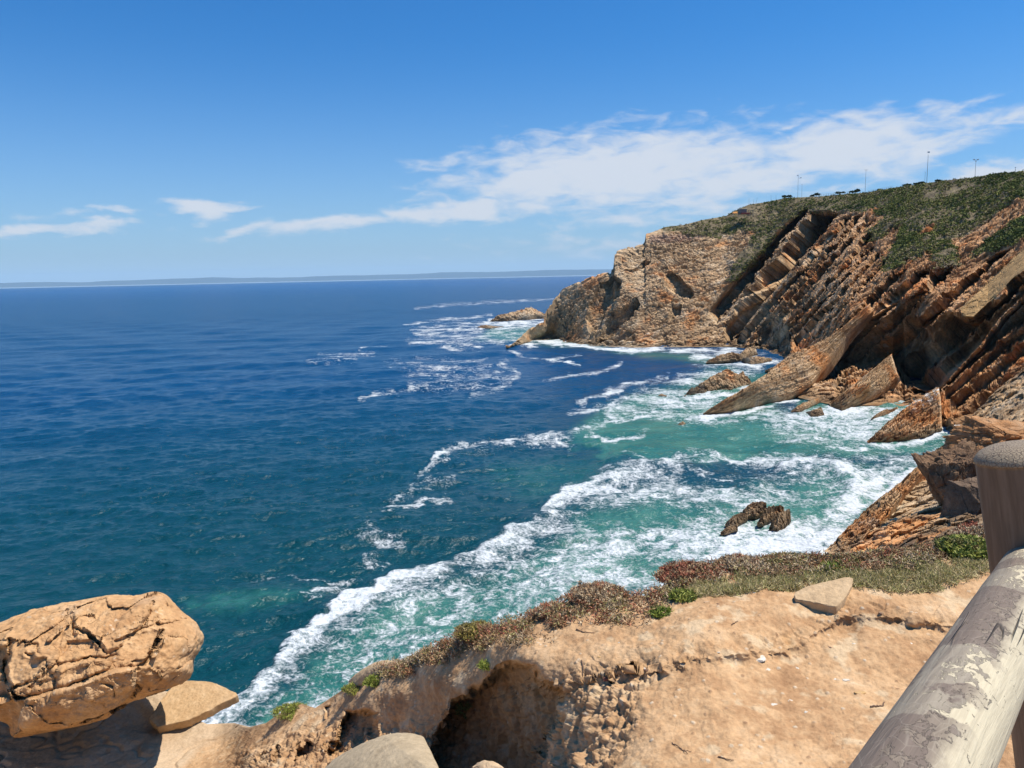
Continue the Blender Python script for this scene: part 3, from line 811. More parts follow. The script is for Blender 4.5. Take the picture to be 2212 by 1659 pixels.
T3 = norm([0.70, 0.25, 0.30]); n3 = np.array([0.2, -0.72, 0.50]); N3 = norm(n3 - (n3 @ T3) * T3)
UPC = norm([-.15, -.6, .78])
tag(rock_patch('rock_ridge', [
    [(708, 413, -2), (756, 384, -2), (800, 352, None, 272), (838, 334, None, 292), (868, 306, None, 296)],
    [(703, 413.4, .3), (744, 389.5, None, 213), (767, 374.5, None, 226), (789, 356, None, 240), (824, 342, None, 259), (846, 325, None, 265), (870, 303, None, 270)],
    [(703.5, 414, .2), (738, 401, None, 208.5), (766, 390, None, 219), (792, 375, None, 232), (818, 357, None, 250), (842, 333, None, 260), (871, 307, None, 268)],
    [(704, 414.6, 0), (732, 412.5, 0), (765, 404.5, 0), (793, 397, .4), (812, 383, None, 236), (828, 360, None, 250), (846, 336, None, 259), (873, 311, None, 267)],
    [(704, 416, -2), (732, 416, -2), (765, 409, -2), (793, 402, -2), (816, 390, -2), (834, 368, None, 258), (850, 344, None, 266), (874, 316, None, 272)]],
    520, 200, [(4.2, .75, .14), (1.5, .55, .16), (.7, .24, .2)], 21, .55, .3, UPC, T3, N3, .5, .6, (.9, .12)), kind='structure')
tag(rock_patch('rock_ridge', [
    [(834, 402, -1), (856, 386, -1), (880, 366, 5), (900, 350, 8)],
    [(829, 403, .3), (850, 388, 4), (870, 372, 8), (892, 354, 11.5)],
    [(830, 405, .4), (847, 399, 2.6), (868, 386, 5.5), (894, 362, 10)],
    [(831, 407, 0), (842, 410, 0), (863, 404.5, 0), (882, 391, 3), (897, 372, 7.5)],
    [(831, 409, -2), (842, 413, -2), (866, 409, -2), (888, 397, 0), (901, 380, 6)]],
    260, 150, [(3.4, .8, .14), (1.3, .45, .18), (.6, .18, .25)], 25, .7, .25, UPC, T3, N3, .5, .6, (.9, .14)), kind='structure')
tag(rock_patch('rock_ridge', [
    [(872, 441, -1), (896, 420, -1), (918, 402, 1), (945, 386, 4)],
    [(867, 441, .1), (890, 421, 2.0), (911, 404, 4.8), (939, 387.5, 7.6)],
    [(867.5, 442, .1), (893, 431, 1.3), (917, 415, 3.2), (941, 400, 5.6)],
    [(868, 443, 0), (895, 440, 0), (925, 436.5, 0), (942, 428, 1.0)],
    [(868, 445, -2), (895, 443, -2), (925, 440, -2), (946, 432, -2)]],
    300, 170, [(3.2, .9, .3), (1.5, .55, .3), (.7, .2, .3)], 29, .75, .3, UPC, T3, N3, .6, .8, (1.3, .3),
    quartz=lambda u, v: sst(u, .55, .75) * (1 - sst(v, .35, .5)) * sst(v, .12, .2)), kind='structure')

# the nearer cliff on the right and its slab edge
tag(rock_patch('near_cliff', [
    [(956, 436, -2), (975, 419, None, 190), (995, 398, None, 190), (1015, 380, None, 185), (1034, 364, None, 180), (1100, 318, None, 170)],
    [(951, 439, .4), (965, 422, 2.5), (985, 402, 6), (1005, 384, 9.5), (1024, 368, 13), (1090, 322, 22)],
    [(945, 444, .2), (975, 438, 3.5), (1000, 431, 6), (1024, 424, 8), (1090, 402, 14)],
    [(929, 461, .5), (960, 463, 4.5), (1000, 462, 8), (1024, 460, 9.5), (1090, 452, 14)],
    [(889, 491, .5), (920, 497, 4.5), (960, 498, 7.5), (1000, 502, 10), (1090, 508, 15)],
    [(853, 523, .5), (890, 532, 5), (940, 542, 9), (1000, 552, 12), (1090, 562, 19)],
    [(824, 553, .3), (870, 577, 5), (940, 602, 9), (1000, 622, 12), (1090, 652, 18)],
    [(812, 580, -2), (860, 640, 3), (940, 680, 7), (1000, 700, 10), (1090, 740, 14)]],
    620, 620, [(9, 1.0, .2), (3.2, .35, .22)], 33, .40, .38, OD, warp=1.6, block=.4, blk=(2.3, .62), taper=False, along=False), kind='structure')
tag(rock_patch('rock_ridge', [
    [(935, 457, 0), (908, 483, 0), (872, 512, 0), (832, 550, -1)],
    [(928, 458, 3.5), (905, 479, 3.5), (884, 494, 4.2), (862, 514, 3.6), (824, 551, 2.5)],
    [(922, 470, 4.4), (904, 486, 4.4), (886, 503, 4.6), (866, 525, 4.0), (836, 556, 3.0)],
    [(926, 472, 3.6), (900, 499, 3.9), (889, 514, 3.8), (864, 541, 3.4), (850, 560, 3)],
    [(930, 474, 1.0), (905, 503, 1.0), (893, 518, 1.0), (868, 545, 1), (850, 570, 1)]],
    360, 120, [(3.0, .3, .3), (1.0, .22, .3)], 37, .8, .1, UPC, T3, N3, .4, 1.6, (1.0, .2)), kind='structure')


# ------------------------------------------------------------------ rocks standing in the surf
def sea_rock(crest, foot_, label, seed, thick=1.0, nu=150, nv=90, warm=.4, pale=.35, group=None, kscale=1.0, name='sea_rock'):
    jag = .15 if group and 'cluster' in group else .085
    thick = thick * (.6 if jag > .1 else 1)
    c, f = np.asarray(crest, float), np.asarray(foot_, float)
    df = np.interp(c[:, 0], f[:, 0], depth_z(f[:, 0], f[:, 1], 0.0))
    hgt = (df / FPX) * np.clip(np.interp(c[:, 0], f[:, 0], f[:, 1]) - c[:, 1], 0.3, 60)
    dc = df + thick * hgt * 0.8 + .2
    rows = [[(x, y + 1.5, None, d + thick * h + .5) for (x, y), d, h in zip(c, dc, hgt)],
            [(x, y, None, d) for (x, y), d in zip(c, dc)],
            [(x * .5 + np.interp(t, np.linspace(0, 1, len(f)), f[:, 0]) * .5, y * .55 + np.interp(x, f[:, 0], f[:, 1]) * .45, None, d * .5 + e * .5 - .1 * h)
             for (x, y), d, e, h, t in zip(c, dc, df, hgt, np.linspace(0, 1, len(c)))],
            [(x, y, 0.0) for x, y in f],
            [(x, y + 2.5, -2.0) for x, y in f]]
    first = [(p[0], p[1] + 3.0, None, p[3] + 1.0) for p in rows[0]]
    rows = [first] + rows
    sz = float(hgt.max()) * kscale
    o = rock_patch(name, rows, nu, nv, [(sz * .55, sz * .10, .25), (sz * .2, sz * .05, .3), (sz * .09, sz * .025, .3)], seed, warm, pale, UPC, TD, ND, max(.3, sz * .12), .8, (max(.4, sz * .3), sz * jag), MAT_SEAROCK, wet=max(.7, sz * .6))
    ctr = at_z(f[:, 0].mean(), f[:, 1].mean(), 0.0)
    recenter(o, ctr)
    return tag(o, label, 'rock', group)
GR = 'rocks standing in the surf'
sea_rock([(490, 321), (495, 316.5), (505, 314), (515, 311), (523, 309.5), (531, 307), (539, 311), (547, 314)], [(490, 321.8), (513, 321), (530, 320), (541, 318.3), (548, 317.4)], 'long grey brown rock islet just off the far tip of the headland', 41, 1.2, group=GR, pale=.55)
sea_rock([(475, 327.6), (481, 325.5), (486, 324.9), (494, 326), (504, 326.6)], [(475, 328.2), (490, 328.3), (504, 327.3)], 'low flat reef rock barely above white foam seaward of the far islet', 42, 1.5, nu=80, nv=60, group=GR)
sea_rock([(684.6, 395), (694, 387), (705, 380), (716, 374), (727, 370.2), (735, 373), (744, 372.8), (748, 377), (752, 383)], [(684.2, 396.2), (705, 393.8), (733, 390.8), (752, 385.4)], 'big humped tilted brown rock in the surf behind the long pointed ridge', 43, 1.0, 220, 130, .5, .3, GR)
sea_rock([(706, 362), (713, 358), (721, 354), (732, 352.3), (740, 353.5), (748, 347), (756, 349)], [(706, 363.2), (722, 361.8), (740, 360.4), (758, 355)], 'low brown rock tapering to the left under the dark gully', 44, 1.0, group=GR)
sea_rock([(742, 358.6), (749, 357), (756, 356.3), (764, 357), (772, 358.6)], [(742, 360.4), (751, 364.8), (762, 364), (772, 361)], 'broad flat brown rock between the humped rock and the cliff foot', 45, 1.2, 110, 70, .5, .3, GR)
sea_rock([(765, 370.5), (772, 367), (780, 366), (788, 364)], [(765, 371.5), (778, 372), (790, 370)], 'thin ledge of rock behind the upper edge of the long pointed ridge', 46, 1.0, 80, 60, .5, .3, GR)
sea_rock([(791, 411), (797, 406), (803, 402.8), (812, 400), (824, 396.5)], [(791, 412), (799, 412), (807, 409), (826, 399.5)], 'small leaning slab rock right beside the long pointed ridge', 47, 1.0, 130, 80, .6, .3, GR)
sea_rock([(806, 412), (812, 410.5), (819.4, 407), (822, 408.5), (824, 413)], [(806, 413.5), (811, 416.8), (818, 417), (824.5, 415.6)], 'small dark angular rock surrounded by foam below the middle slabs', 48, 1.0, 90, 70, .3, .1, GR)
sea_rock([(677.6, 424.6), (680, 422.6), (683, 421.2), (685, 422.5), (686.6, 424.8)], [(677.4, 425.8), (682, 426.2), (686.8, 425.6)], 'tiny black rock alone in front of the tip of the pointed ridge', 49, 1.0, 60, 50, .2, .0, GR)
sea_rock([(688, 422), (690, 421), (692, 421.8)], [(688, 422.6), (690, 422.9), (692, 422.4)], 'tiniest speck of rock between the black rock and the pointed ridge', 50, 1.0, 40, 40, .2, .0, GR)
sea_rock([(658.5, 395.2), (661, 393.6), (664, 394.4), (667, 395.5)], [(658.3, 396), (662, 396.3), (667, 396.1)], 'tiny dark rock awash left of the big humped rock', 51, 1.0, 50, 40, .2, .0, GR)
sea_rock([(871, 418.4), (877, 413.5), (884, 409.5), (891, 409), (898, 406.5)], [(871, 419.4), (884, 415.4), (898, 409.6)], 'narrow brown rock left of the orange cliff slab with quartz', 52, 1.0, 110, 70, .5, .2, GR)
sea_rock([(945.6, 428.5), (948, 426), (952, 424.3), (956, 426), (958.5, 429)], [(945.4, 430.4), (951, 432), (959, 431.4)], 'rounded boulder at the foot of the dark cliff wall', 53, 1.0, 80, 60, .3, .4, GR)
GB = 'cluster of rocks in the white surf of the bay'
sea_rock([(720.6, 532.4), (724, 529), (728, 526.4), (733, 526), (737.5, 525)], [(720.4, 534.4), (726, 534.6), (732, 532), (738, 530)], 'lowest blackest rock at the left foot of the bay rock cluster', 54, 1.0, 110, 80, .3, .0, GB)
sea_rock([(725, 524), (730, 519), (736, 514), (742, 513.6), (747.5, 514)], [(725, 526), (731, 527), (738, 525), (748, 519.5)], 'dark wet rock second from the left in the bay rock cluster', 55, .9, 130, 90, .4, .05, GB)
sea_rock([(739.5, 513.6), (745, 508), (751, 503), (757, 502.5), (762.5, 500.8), (766, 504), (767.5, 508)], [(739.3, 515.6), (746, 518), (756, 518), (767.6, 510)], 'brown rock with the flat sunlit top at the back of the bay rock cluster', 56, .9, 170, 110, .55, .15, GB)
sea_rock([(757, 522.6), (762, 514), (767, 507.4), (774, 505.5), (781, 504.4), (784, 507)], [(757, 525), (763, 525), (769, 521.5), (784, 511.4)], 'steep slanting brown rock in the middle of the bay rock cluster', 57, .8, 170, 110, .55, .15, GB)
sea_rock([(769, 527), (774, 519), (779, 513), (785, 510.5), (789.5, 508.4), (790.6, 514)], [(769, 529), (776, 531), (783, 530), (791, 521)], 'jagged rock with water running off at the right end of the bay rock cluster', 58, .8, 170, 110, .45, .1, GB)

# ------------------------------------------------------------------ free shapes: boulders and blocks
def ico(n):
    """unit sphere as a cube-sphere grid, n*n per side"""
    t = np.tan(np.linspace(-1, 1, n) * math.pi / 4)
    a, b = np.meshgrid(t, t, indexing='ij')
    o = np.ones_like(a)
    vs, fs, k = [], [], 0
    for s in ((o, a, b), (-o, b, a), (a * -1, o, b), (a, -o, b), (a, b, o), (b, a, -o)):
        p = norm(np.stack(s, -1)).reshape(-1, 3)
        vs.append(p)
        fs.append(grid_faces(n, n)[:, ::1] + k)
        k += n * n
    v = np.concatenate(vs)
    key = np.round(v * 1e5).astype(np.int64)
    _, idx, inv = np.unique(key, axis=0, return_index=True, return_inverse=True)
    return v[idx], inv.reshape(-1)[np.concatenate(fs)]
def hull_shape(dirs, planes):
    """radius along each direction of the convex body bounded by planes (normal, distance)"""
    r = np.full(len(dirs), 1e9)
    for nrm, dist in planes:
        c = dirs @ norm(nrm)
        r = np.where(c > 1e-4, np.minimum(r, dist / np.maximum(c, 1e-4)), r)
    return r
def boulder(name, centre, size, planes, seed, label, cat, mat, colours, n=70, rough=.05, group=None, freq=3.0, facet=.04, parent=None):
    d, f = ico(n)
    r = hull_shape(d, planes)
    p = d * r[:, None]
    p = p * 1.0
    w1, w2, hid = worley(p * freq, seed)
    r2 = r * (1 + rough * fbm(p * freq * .7, 5, seed, .55) + facet * (hid - .5) - facet * .35 * sst(.08 - (w2 - w1), 0, .08))
    q = d * r2[:, None] * np.asarray(size)
    k = fbm(p * 2.2, 4, seed + 4)
    c = ramp(.5 + .5 * k, [0, .5, 1], colours)
    o = mesh_obj(name, q, f, mat, False, col=c)
    o.location = tuple(centre)
    return tag(o, label, cat, group)
DARKR = [(.06, .04, .028), (.15, .10, .066), (.27, .185, .118)]  # dark rock tone, lowered so the base colour carries the block's shade
c0 = at_d(957, 486, 101.0)
boulder('cliff_boulder', c0, (3.9, 3.5, 5.3), [((-.2, -.1, 1), .72), ((-.75, -.5, .3), .80), ((.1, -.75, -.62), .42), ((-.85, .1, -.55), .62), ((.9, -.2, .1), .8), ((0, 1, 0), .9), ((.2, -.9, .35), .72), ((0, 0, -1), .95), ((-.6, -.6, .6), .84)],
        61, 'huge overhanging block with a dark underside jutting from the near cliff', 'boulder', MAT_CLIFF, [(.09, .055, .036), (.21, .125, .07), (.36, .225, .125)], 130, .16, freq=3.2, facet=.13)
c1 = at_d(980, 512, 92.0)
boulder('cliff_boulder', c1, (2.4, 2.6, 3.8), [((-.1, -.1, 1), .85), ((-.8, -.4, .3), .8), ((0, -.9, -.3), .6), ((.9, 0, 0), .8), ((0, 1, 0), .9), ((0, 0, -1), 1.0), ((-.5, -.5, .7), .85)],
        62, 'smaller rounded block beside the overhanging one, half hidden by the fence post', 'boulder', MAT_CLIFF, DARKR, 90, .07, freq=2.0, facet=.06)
c2 = at_d(1008, 440, 138.0)
boulder('cliff_boulder', c2, (6.6, 4.6, 3.2), [((.25, -.35, 1), .6), ((-.8, -.4, .3), .7), ((0.1, -.8, -.4), .5), ((.9, 0, 0), .9), ((0, 1, 0), .9), ((0, 0, -1), .8)],
        63, 'rust orange topped ledge block behind the fence post top', 'boulder', MAT_CLIFF, [(.16, .10, .06), (.40, .20, .085), (.44, .28, .16)], 110, .20, freq=3.0, facet=.14)


# ------------------------------------------------------------------ foreground ground
CT = [  # px, py, drop below the eye
    (560, 790, 2.35), (640, 790, 2.0), (750, 790, 1.95), (860, 790, 1.95), (1060, 800, 1.95), (680, 740, 1.98), (860, 740, 1.95), (980, 720, 1.95), (1070, 700, 1.95), (760, 690, 1.95), (880, 670, 1.95), (990, 660, 1.95), (1070, 640, 1.95),
    (800, 655, 1.93), (930, 612, 1.82), (860, 598, 1.80), (1000, 605, 1.82), (1070, 590, 1.8), (900, 580, 1.78), (980, 560, 1.76), (1070, 540, 1.74), (1024, 520, 1.74), (981, 535, 1.75), (940, 547, 1.75), (880, 558, 1.76), (829, 560, 1.78),
    (764, 563, 1.82), (722, 563, 1.85), (690, 572, 1.88), (651, 594, 1.93), (620, 596, 1.96), (562, 602, 2.04), (512, 620, 2.22), (460, 636, 2.5), (403, 664, 2.95), (354, 682, 3.38), (315, 706, 3.75), (283, 712, 3.95), (250, 727, 4.4),
    (760, 590, 1.82), (700, 622, 1.84), (700, 600, 1.85), (630, 640, 1.95), (560, 648, 2.05), (520, 652, 2.14), (640, 690, 1.99), (600, 680, 2.06), (580, 730, 2.25), (545, 768, 2.6), (500, 800, 2.95), (440, 800, 2.95),
    (470, 665, 2.5), (440, 680, 2.68), (420, 700, 2.95), (400, 692, 2.98), (360, 697, 3.3), (330, 705, 3.65), (400, 735, 3.22), (430, 735, 3.05), (360, 735, 3.36), (330, 740, 3.55), (300, 745, 3.75), (350, 790, 3.3), (280, 768, 3.75), (250, 755, 4.1),
    (220, 745, 4.75), (234, 724, 4.7), (207, 725, 4.76), (183, 726, 4.8), (160, 700, 4.66), (100, 690, 4.66), (0, 686, 4.66), (-80, 678, 4.66), (150, 724, 4.8), (150, 750, 4.8), (100, 765, 4.8), (30, 768, 4.8), (-80, 770, 4.8), (150, 800, 4.76), (0, 830, 4.72), (-80, 830, 4.72), (250, 820, 3.8)]
CT += [(-300, 672, 4.7), (-300, 770, 4.8), (-300, 830, 4.85), (1230, 500, 1.7), (1230, 620, 1.75), (1230, 800, 1.85)]
CT = np.array(CT, float)
cD = depth_z(CT[:, 0], CT[:, 1], H - CT[:, 2])
cxy = CT[:, :2] / 100
def _tps(r2):
    return 0.5 * r2 * np.log(r2 + 1e-9)
_K = _tps(((cxy[:, None] - cxy[None]) ** 2).sum(-1)) + np.eye(len(cxy)) * 0.002
_Q = np.column_stack([np.ones(len(cxy)), cxy])
_sol = np.linalg.solve(np.block([[_K, _Q], [_Q.T, np.zeros((3, 3))]]), np.concatenate([np.log(cD), np.zeros(3)]))
def fg_depth(px, py):
    sh = np.shape(px)
    x, y = np.ravel(px) / 100., np.ravel(py) / 100.
    out = _sol[-3] + _sol[-2] * x + _sol[-1] * y
    for (a, b), wt in zip(cxy, _sol[:-3]):
        out = out + wt * _tps((x - a) ** 2 + (y - b) ** 2)
    return np.exp(out).reshape(sh)
RIM = np.array([(-320, 664), (-90, 676), (0, 684), (100, 688), (150, 690), (174, 692), (184, 706), (196, 719), (207, 724), (234, 723), (250, 727), (266, 723), (283, 711), (302, 704), (315, 708), (332, 697), (354, 682), (379, 670), (391, 667), (403, 665), (422, 656), (441, 646), (460, 637), (487, 629), (512, 620),
                (547, 613), (562, 603), (590, 593), (620, 597), (651, 595), (665, 585), (690, 572), (722, 563), (764, 563), (829, 560), (880, 558), (940, 547), (981, 535), (1024, 520), (1090, 500), (1260, 470)])
HOLLOW = [([(497, 664), (512, 659), (533, 664), (545, 680), (561, 688), (566, 700), (562, 715), (557, 738), (542, 755), (532, 775), (520, 800), (430, 800), (428, 742), (446, 716), (450, 699), (470, 688), (488, 674)], .50, 12),
          ([(345, 707), (360, 708), (378, 711), (377, 722), (373, 744), (360, 750), (344, 757), (330, 762), (325, 750), (335, 738), (341, 720)], .30, 7),
          ([(310, 737), (314, 746), (303, 760), (297, 754), (302, 742)], .18, 4), ([(276, 744), (280, 743), (279, 760), (274, 764)], .12, 2.5), ([(264, 748), (267, 750), (264, 764), (259, 758)], .1, 2.5),
          ([(326, 706), (330, 705), (331, 716), (327, 718)], .08, 2)]
ROUGH = [(225, 745), (262, 730), (315, 712), (345, 706), (378, 712), (420, 716), (448, 696), (500, 664), (545, 668), (590, 650), (640, 652), (672, 668), (650, 700), (640, 740), (610, 800), (180, 830)]
SCARP = [(1040, 640), (975, 629), (936, 622), (899, 617), (872, 611), (845, 614), (829, 621), (813, 633), (800, 645), (768, 649), (732, 651), (700, 653), (668, 662), (640, 668)]
gx = np.concatenate([np.arange(-300, 0, 2.4), np.arange(0, 1024, 0.8), np.arange(1024, 1250, 2.4)])
ny = 420
vv2 = np.linspace(0, 1, ny) ** 1.0
yr = np.interp(gx, RIM[:, 0], RIM[:, 1])
FX = np.repeat(gx[:, None], ny, 1)
FY = yr[:, None] + (835 - yr)[:, None] * vv2[None]
def fg_full(px, py):
    d = fg_depth(px, py)
    jx = px + 5 * fbm(np.stack([px / 14, py / 14, 0 * px], -1), 3, 101)
    jy = py + 5 * fbm(np.stack([px / 14, py / 14, 0 * px + 5], -1), 3, 102)
    for poly, dep, soft in HOLLOW:
        d = d + dep * poly_in(jx, jy, poly, soft)
    dist, side, _ = seg_dist(jx, jy, SCARP)
    d = d + np.where(side < 0, (.035 + .075 * sst(noise(np.stack([px / 60, py / 60, 0 * px], -1), 103), -.2, .4) + .015 * sst(px, 850, 900)) * sst(dist, 0, 15 - 6 * sst(px, 850, 900)) * np.exp(-np.maximum(dist - 4, 0) / 40.), 0)
    return d
rough_m = poly_in(FX, FY, ROUGH, 25)
FD = fg_full(FX, FY)
FP = at_d(FX, FY, FD)
fn_ = grid_normals(FP)
_bd, _bs, _ = seg_dist(FX + 5 * fbm(np.stack([FX / 20, FY / 20, 0 * FX], -1), 3, 105), FY, [(330, 690), (305, 703), (262, 727), (222, 742), (200, 754), (186, 768), (150, 800), (120, 850)])
sand = sst(np.where(_bs > 0, _bd, -_bd), -2, 9)                    # smooth sandstone ledge on the left
dsc, ssd, _ = seg_dist(FX, FY, SCARP)
scz = np.exp(-(dsc / np.where(ssd > 0, 16, 9)) ** 2) * (.5 + .7 * sst(fbm(np.stack([FX / 40, FY / 40, 0 * FX], -1), 2, 107), -.3, .3))
rim_f = sst(vv2, 0, .02)[None]
bumps = .020 * fbm(FP / .35, 4, 111) + .007 * fbm(FP / .06, 4, 112)
cl1, cl2, clh = worley(FP / .055, 7)
cm1, cm2, cmh = worley(FP / (.11, .11, .16), 8)
clods = .016 * (clh - .5) - .010 * cl1 + .018 * (cmh - .5) - .014 * cm1
gv1, gv2, gvh = worley(FP / .022, 9)
sp1, sp2, sph = worley(FP / .030, 19)
spk_ = sst(.40 - sp1, 0, .12) * (sph > .91) * (1 - sand)
rv = fbm(FP / (.05, .05, .22), 4, 115)                              # rain rills down the bank
rr_ = np.clip(rough_m + .8 * scz, 0, 1)
off = rim_f * ((1 - sand) * (bumps + (.0028 * (gvh - .5) - .003 * gv1) + .005 * spk_ + rr_ * (clods + .03 * fbm(FP / .12, 5, 113) + (.012 + .018 * rough_m) * rv) + .15 * clods) + sand * (.022 * fbm(FP / .5, 4, 114) + .009 * fbm(FP / .09, 4, 116) - .02 * sst(.09 - np.abs(fbm(FP / .8, 3, 117)), 0, .09)))
FP = FP + off[..., None] * fn_
a_ = fbm(FP / .6, 4, 121)
b_ = fbm(FP / .12, 4, 122)
e_ = fbm(FP / .03, 3, 123)
dcol = ramp(.5 + .32 * a_ + .28 * b_ + .15 * e_, [0, .35, .55, .8, 1], [(.27, .145, .070), (.42, .247, .124), (.51, .32, .168), (.57, .38, .215), (.63, .47, .30)])
pale_ = sst(fbm(FP / .14, 4, 125) + .5 * fbm(FP / 1.1, 2, 126), .30, .62)[..., None] * .55 * (1 - sand[..., None])
dcol = dcol * (1 - pale_) + pale_ * np.array((.60, .47, .30))
och = sst(fbm(FP / .25, 3, 127), .35, .7)[..., None] * .5 * rr_[..., None]
dcol = dcol * (1 - och) + och * np.array((.50, .27, .10))
gcol = ramp((sph - .91) / .09, [0, .4, .6, 1], [(.30, .17, .09), (.48, .33, .2), (.55, .42, .28), (.62, .52, .38)])
dcol = dcol * (1 - .8 * spk_[..., None]) + .8 * spk_[..., None] * gcol
ptz = np.stack([FP @ norm([.3, .2, .9]) / .05 + 1.2 * fbm(FP / .4, 2, 129), FP[..., 0] / .9, FP[..., 1] / .9], -1)
scol = ramp(.5 + .35 * fbm(FP / .5, 4, 128) + .18 * noise(ptz, 130), [0, .4, .6, 1], [(.34, .215, .125), (.46, .325, .20), (.52, .385, .25), (.58, .45, .31)])
yel = poly_in(FX, FY, [(180, 775), (196, 755), (210, 752), (203, 764), (190, 778)], 4)[..., None] * .6
scol = scol * (1 - yel) + yel * np.array((.50, .33, .12))
dcol = dcol * (1 - sand[..., None]) + sand[..., None] * scol
# sea-ward face below the rim, and level ground back under the camera
r0 = FP[:, :1]
bdir = norm(np.stack([np.zeros(len(gx)), np.ones(len(gx)), np.zeros(len(gx))], -1))[:, None]
sk1 = r0 + bdir * .10 + (0, 0, -.12)
sk2 = r0 + bdir * .05 + (0, 0, -.9)
sk3 = r0 + bdir * .3 + (0, 0, -6.0)
sk4 = r0 + bdir * 5.0
sk4[..., 2] = -3
lastr = FP[:, -1:]
g1 = lastr.copy(); g1[..., 1] -= .8; g1[..., 2] = lastr[..., 2] * .6 + (H - 1.75) * .4
g2 = lastr.copy(); g2[..., 1] = -2.5; g2[..., 2] = H - 1.7
g3 = lastr.copy(); g3[..., 1] = -14.; g3[..., 0] *= 3; g3[..., 2] = H - 1.5
FF = np.concatenate([sk4, sk3, sk2, sk1, FP, g1, g2, g3], 1)
gr = mesh_obj('ground', FF, grid_faces(*FF.shape[:2]), MAT_DIRT, True, col=padc(dcol, 4, 3))
tag(gr, kind='structure')
def on_ground(px, py):
    """a point of the ground as the photo shows it"""
    px, py = np.asarray(px, float), np.asarray(py, float)
    i = np.clip(np.searchsorted(gx, px), 0, len(gx) - 1)
    yy = np.interp(px, RIM[:, 0], RIM[:, 1])
    j = np.clip(((py - yy) / (835 - yy) * (ny - 1)).round().astype(int), 0, ny - 1)
    return FP[i, j], fn_[i, j]


# ------------------------------------------------------------------ the big boulder on the ledge
OUT = np.array([(-60, 640), (-25, 628), (0, 622.8), (14, 616.6), (34, 609.7), (58, 605), (74, 601.4), (99, 596.6), (138, 596), (147, 592.5), (156, 591), (167, 594.5), (176, 605.6), (187.4, 616.6), (195.6, 622), (202, 634.5), (201, 645.5), (194, 658),
                (193, 672), (180.5, 682.7), (165, 691), (131, 702), (118.5, 709), (107.5, 718.5), (82.7, 725.4), (55, 731), (34, 735), (12, 738), (9, 724), (-10, 718), (-40, 715), (-70, 700), (-75, 665)])
bc = np.array([88.0, 662.0])
na, nrr = 640, 230
ang = np.linspace(0, 2 * np.pi, na, endpoint=False)
od = OUT - bc
oa = np.arctan2(od[:, 1], od[:, 0])
# outline radius by ray casting against its edges
rad_o = np.zeros(na)
for (p, q) in zip(OUT, np.roll(OUT, -1, 0)):
    p_, q_ = p - bc, q - bc
    cs, sn = np.cos(ang), np.sin(ang)
    e = q_ - p_
    den = cs * e[1] - sn * e[0]
    with np.errstate(divide='ignore', invalid='ignore'):
        t = (p_[0] * e[1] - p_[1] * e[0]) / den
        s = (p_[0] * sn - p_[1] * cs) / den
    ok = (s >= -1e-6) & (s <= 1 + 1e-6) & (t > 0)
    rad_o = np.where(ok, np.maximum(rad_o, t), rad_o)
kk = np.ones(9) / 9
rad_s = np.convolve(np.pad(rad_o, 4, 'wrap'), kk, 'valid')
ci = np.linspace(0, 1, nrr)                         # 0 centre of the front, 1 silhouette
qx = bc[0] + np.cos(ang)[:, None] * rad_s[:, None] * np.sin(ci * np.pi / 2)[None]
qy = bc[1] + np.sin(ang)[:, None] * rad_s[:, None] * np.sin(ci * np.pi / 2)[None]
BD0 = 7.35
front = np.cos(ci * np.pi / 2)[None] * np.ones((na, 1))
# the face leans back towards its top; the belly tucks in under the lower edge
lean = -(qy - 662) / 70.
bd = BD0 + .42 * np.clip(lean, -1.2, 1.2) + .25 * np.clip(-lean, 0, 2) ** 2 * .3 - .75 * front ** 0.8 + .55
PLATES = [([(72, 601), (73, 634), (92, 637), (106, 652), (119, 650), (128, 640), (140, 629), (149, 617), (150, 605), (140, 596)], -.03), ([(57, 668), (78, 661), (89, 657), (105, 657), (112, 664), (108, 671), (82, 682), (57, 689)], -.05),
          ([(150, 612), (165, 600), (178, 608), (187, 618), (158, 626), (146, 622)], .02), ([(26, 697), (57, 689), (83, 681), (108, 671), (120, 668), (138, 666), (135, 690), (118, 709), (80, 726), (12, 738)], -.12), ([(60, 655), (66, 640), (92, 638), (104, 653), (90, 657)], .03),
          ([(28, 688), (56, 678), (55, 690), (32, 696)], -.02), ([(-60, 640), (8, 645), (10, 700), (-60, 700)], .16)]
for poly, dep in PLATES:
    bd += 1.5 * dep * poly_in(qx, qy, poly, 4)
def ctr(pts):
    return [(x / 7.258, 558.7 + y / 7.258) for x, y in pts]
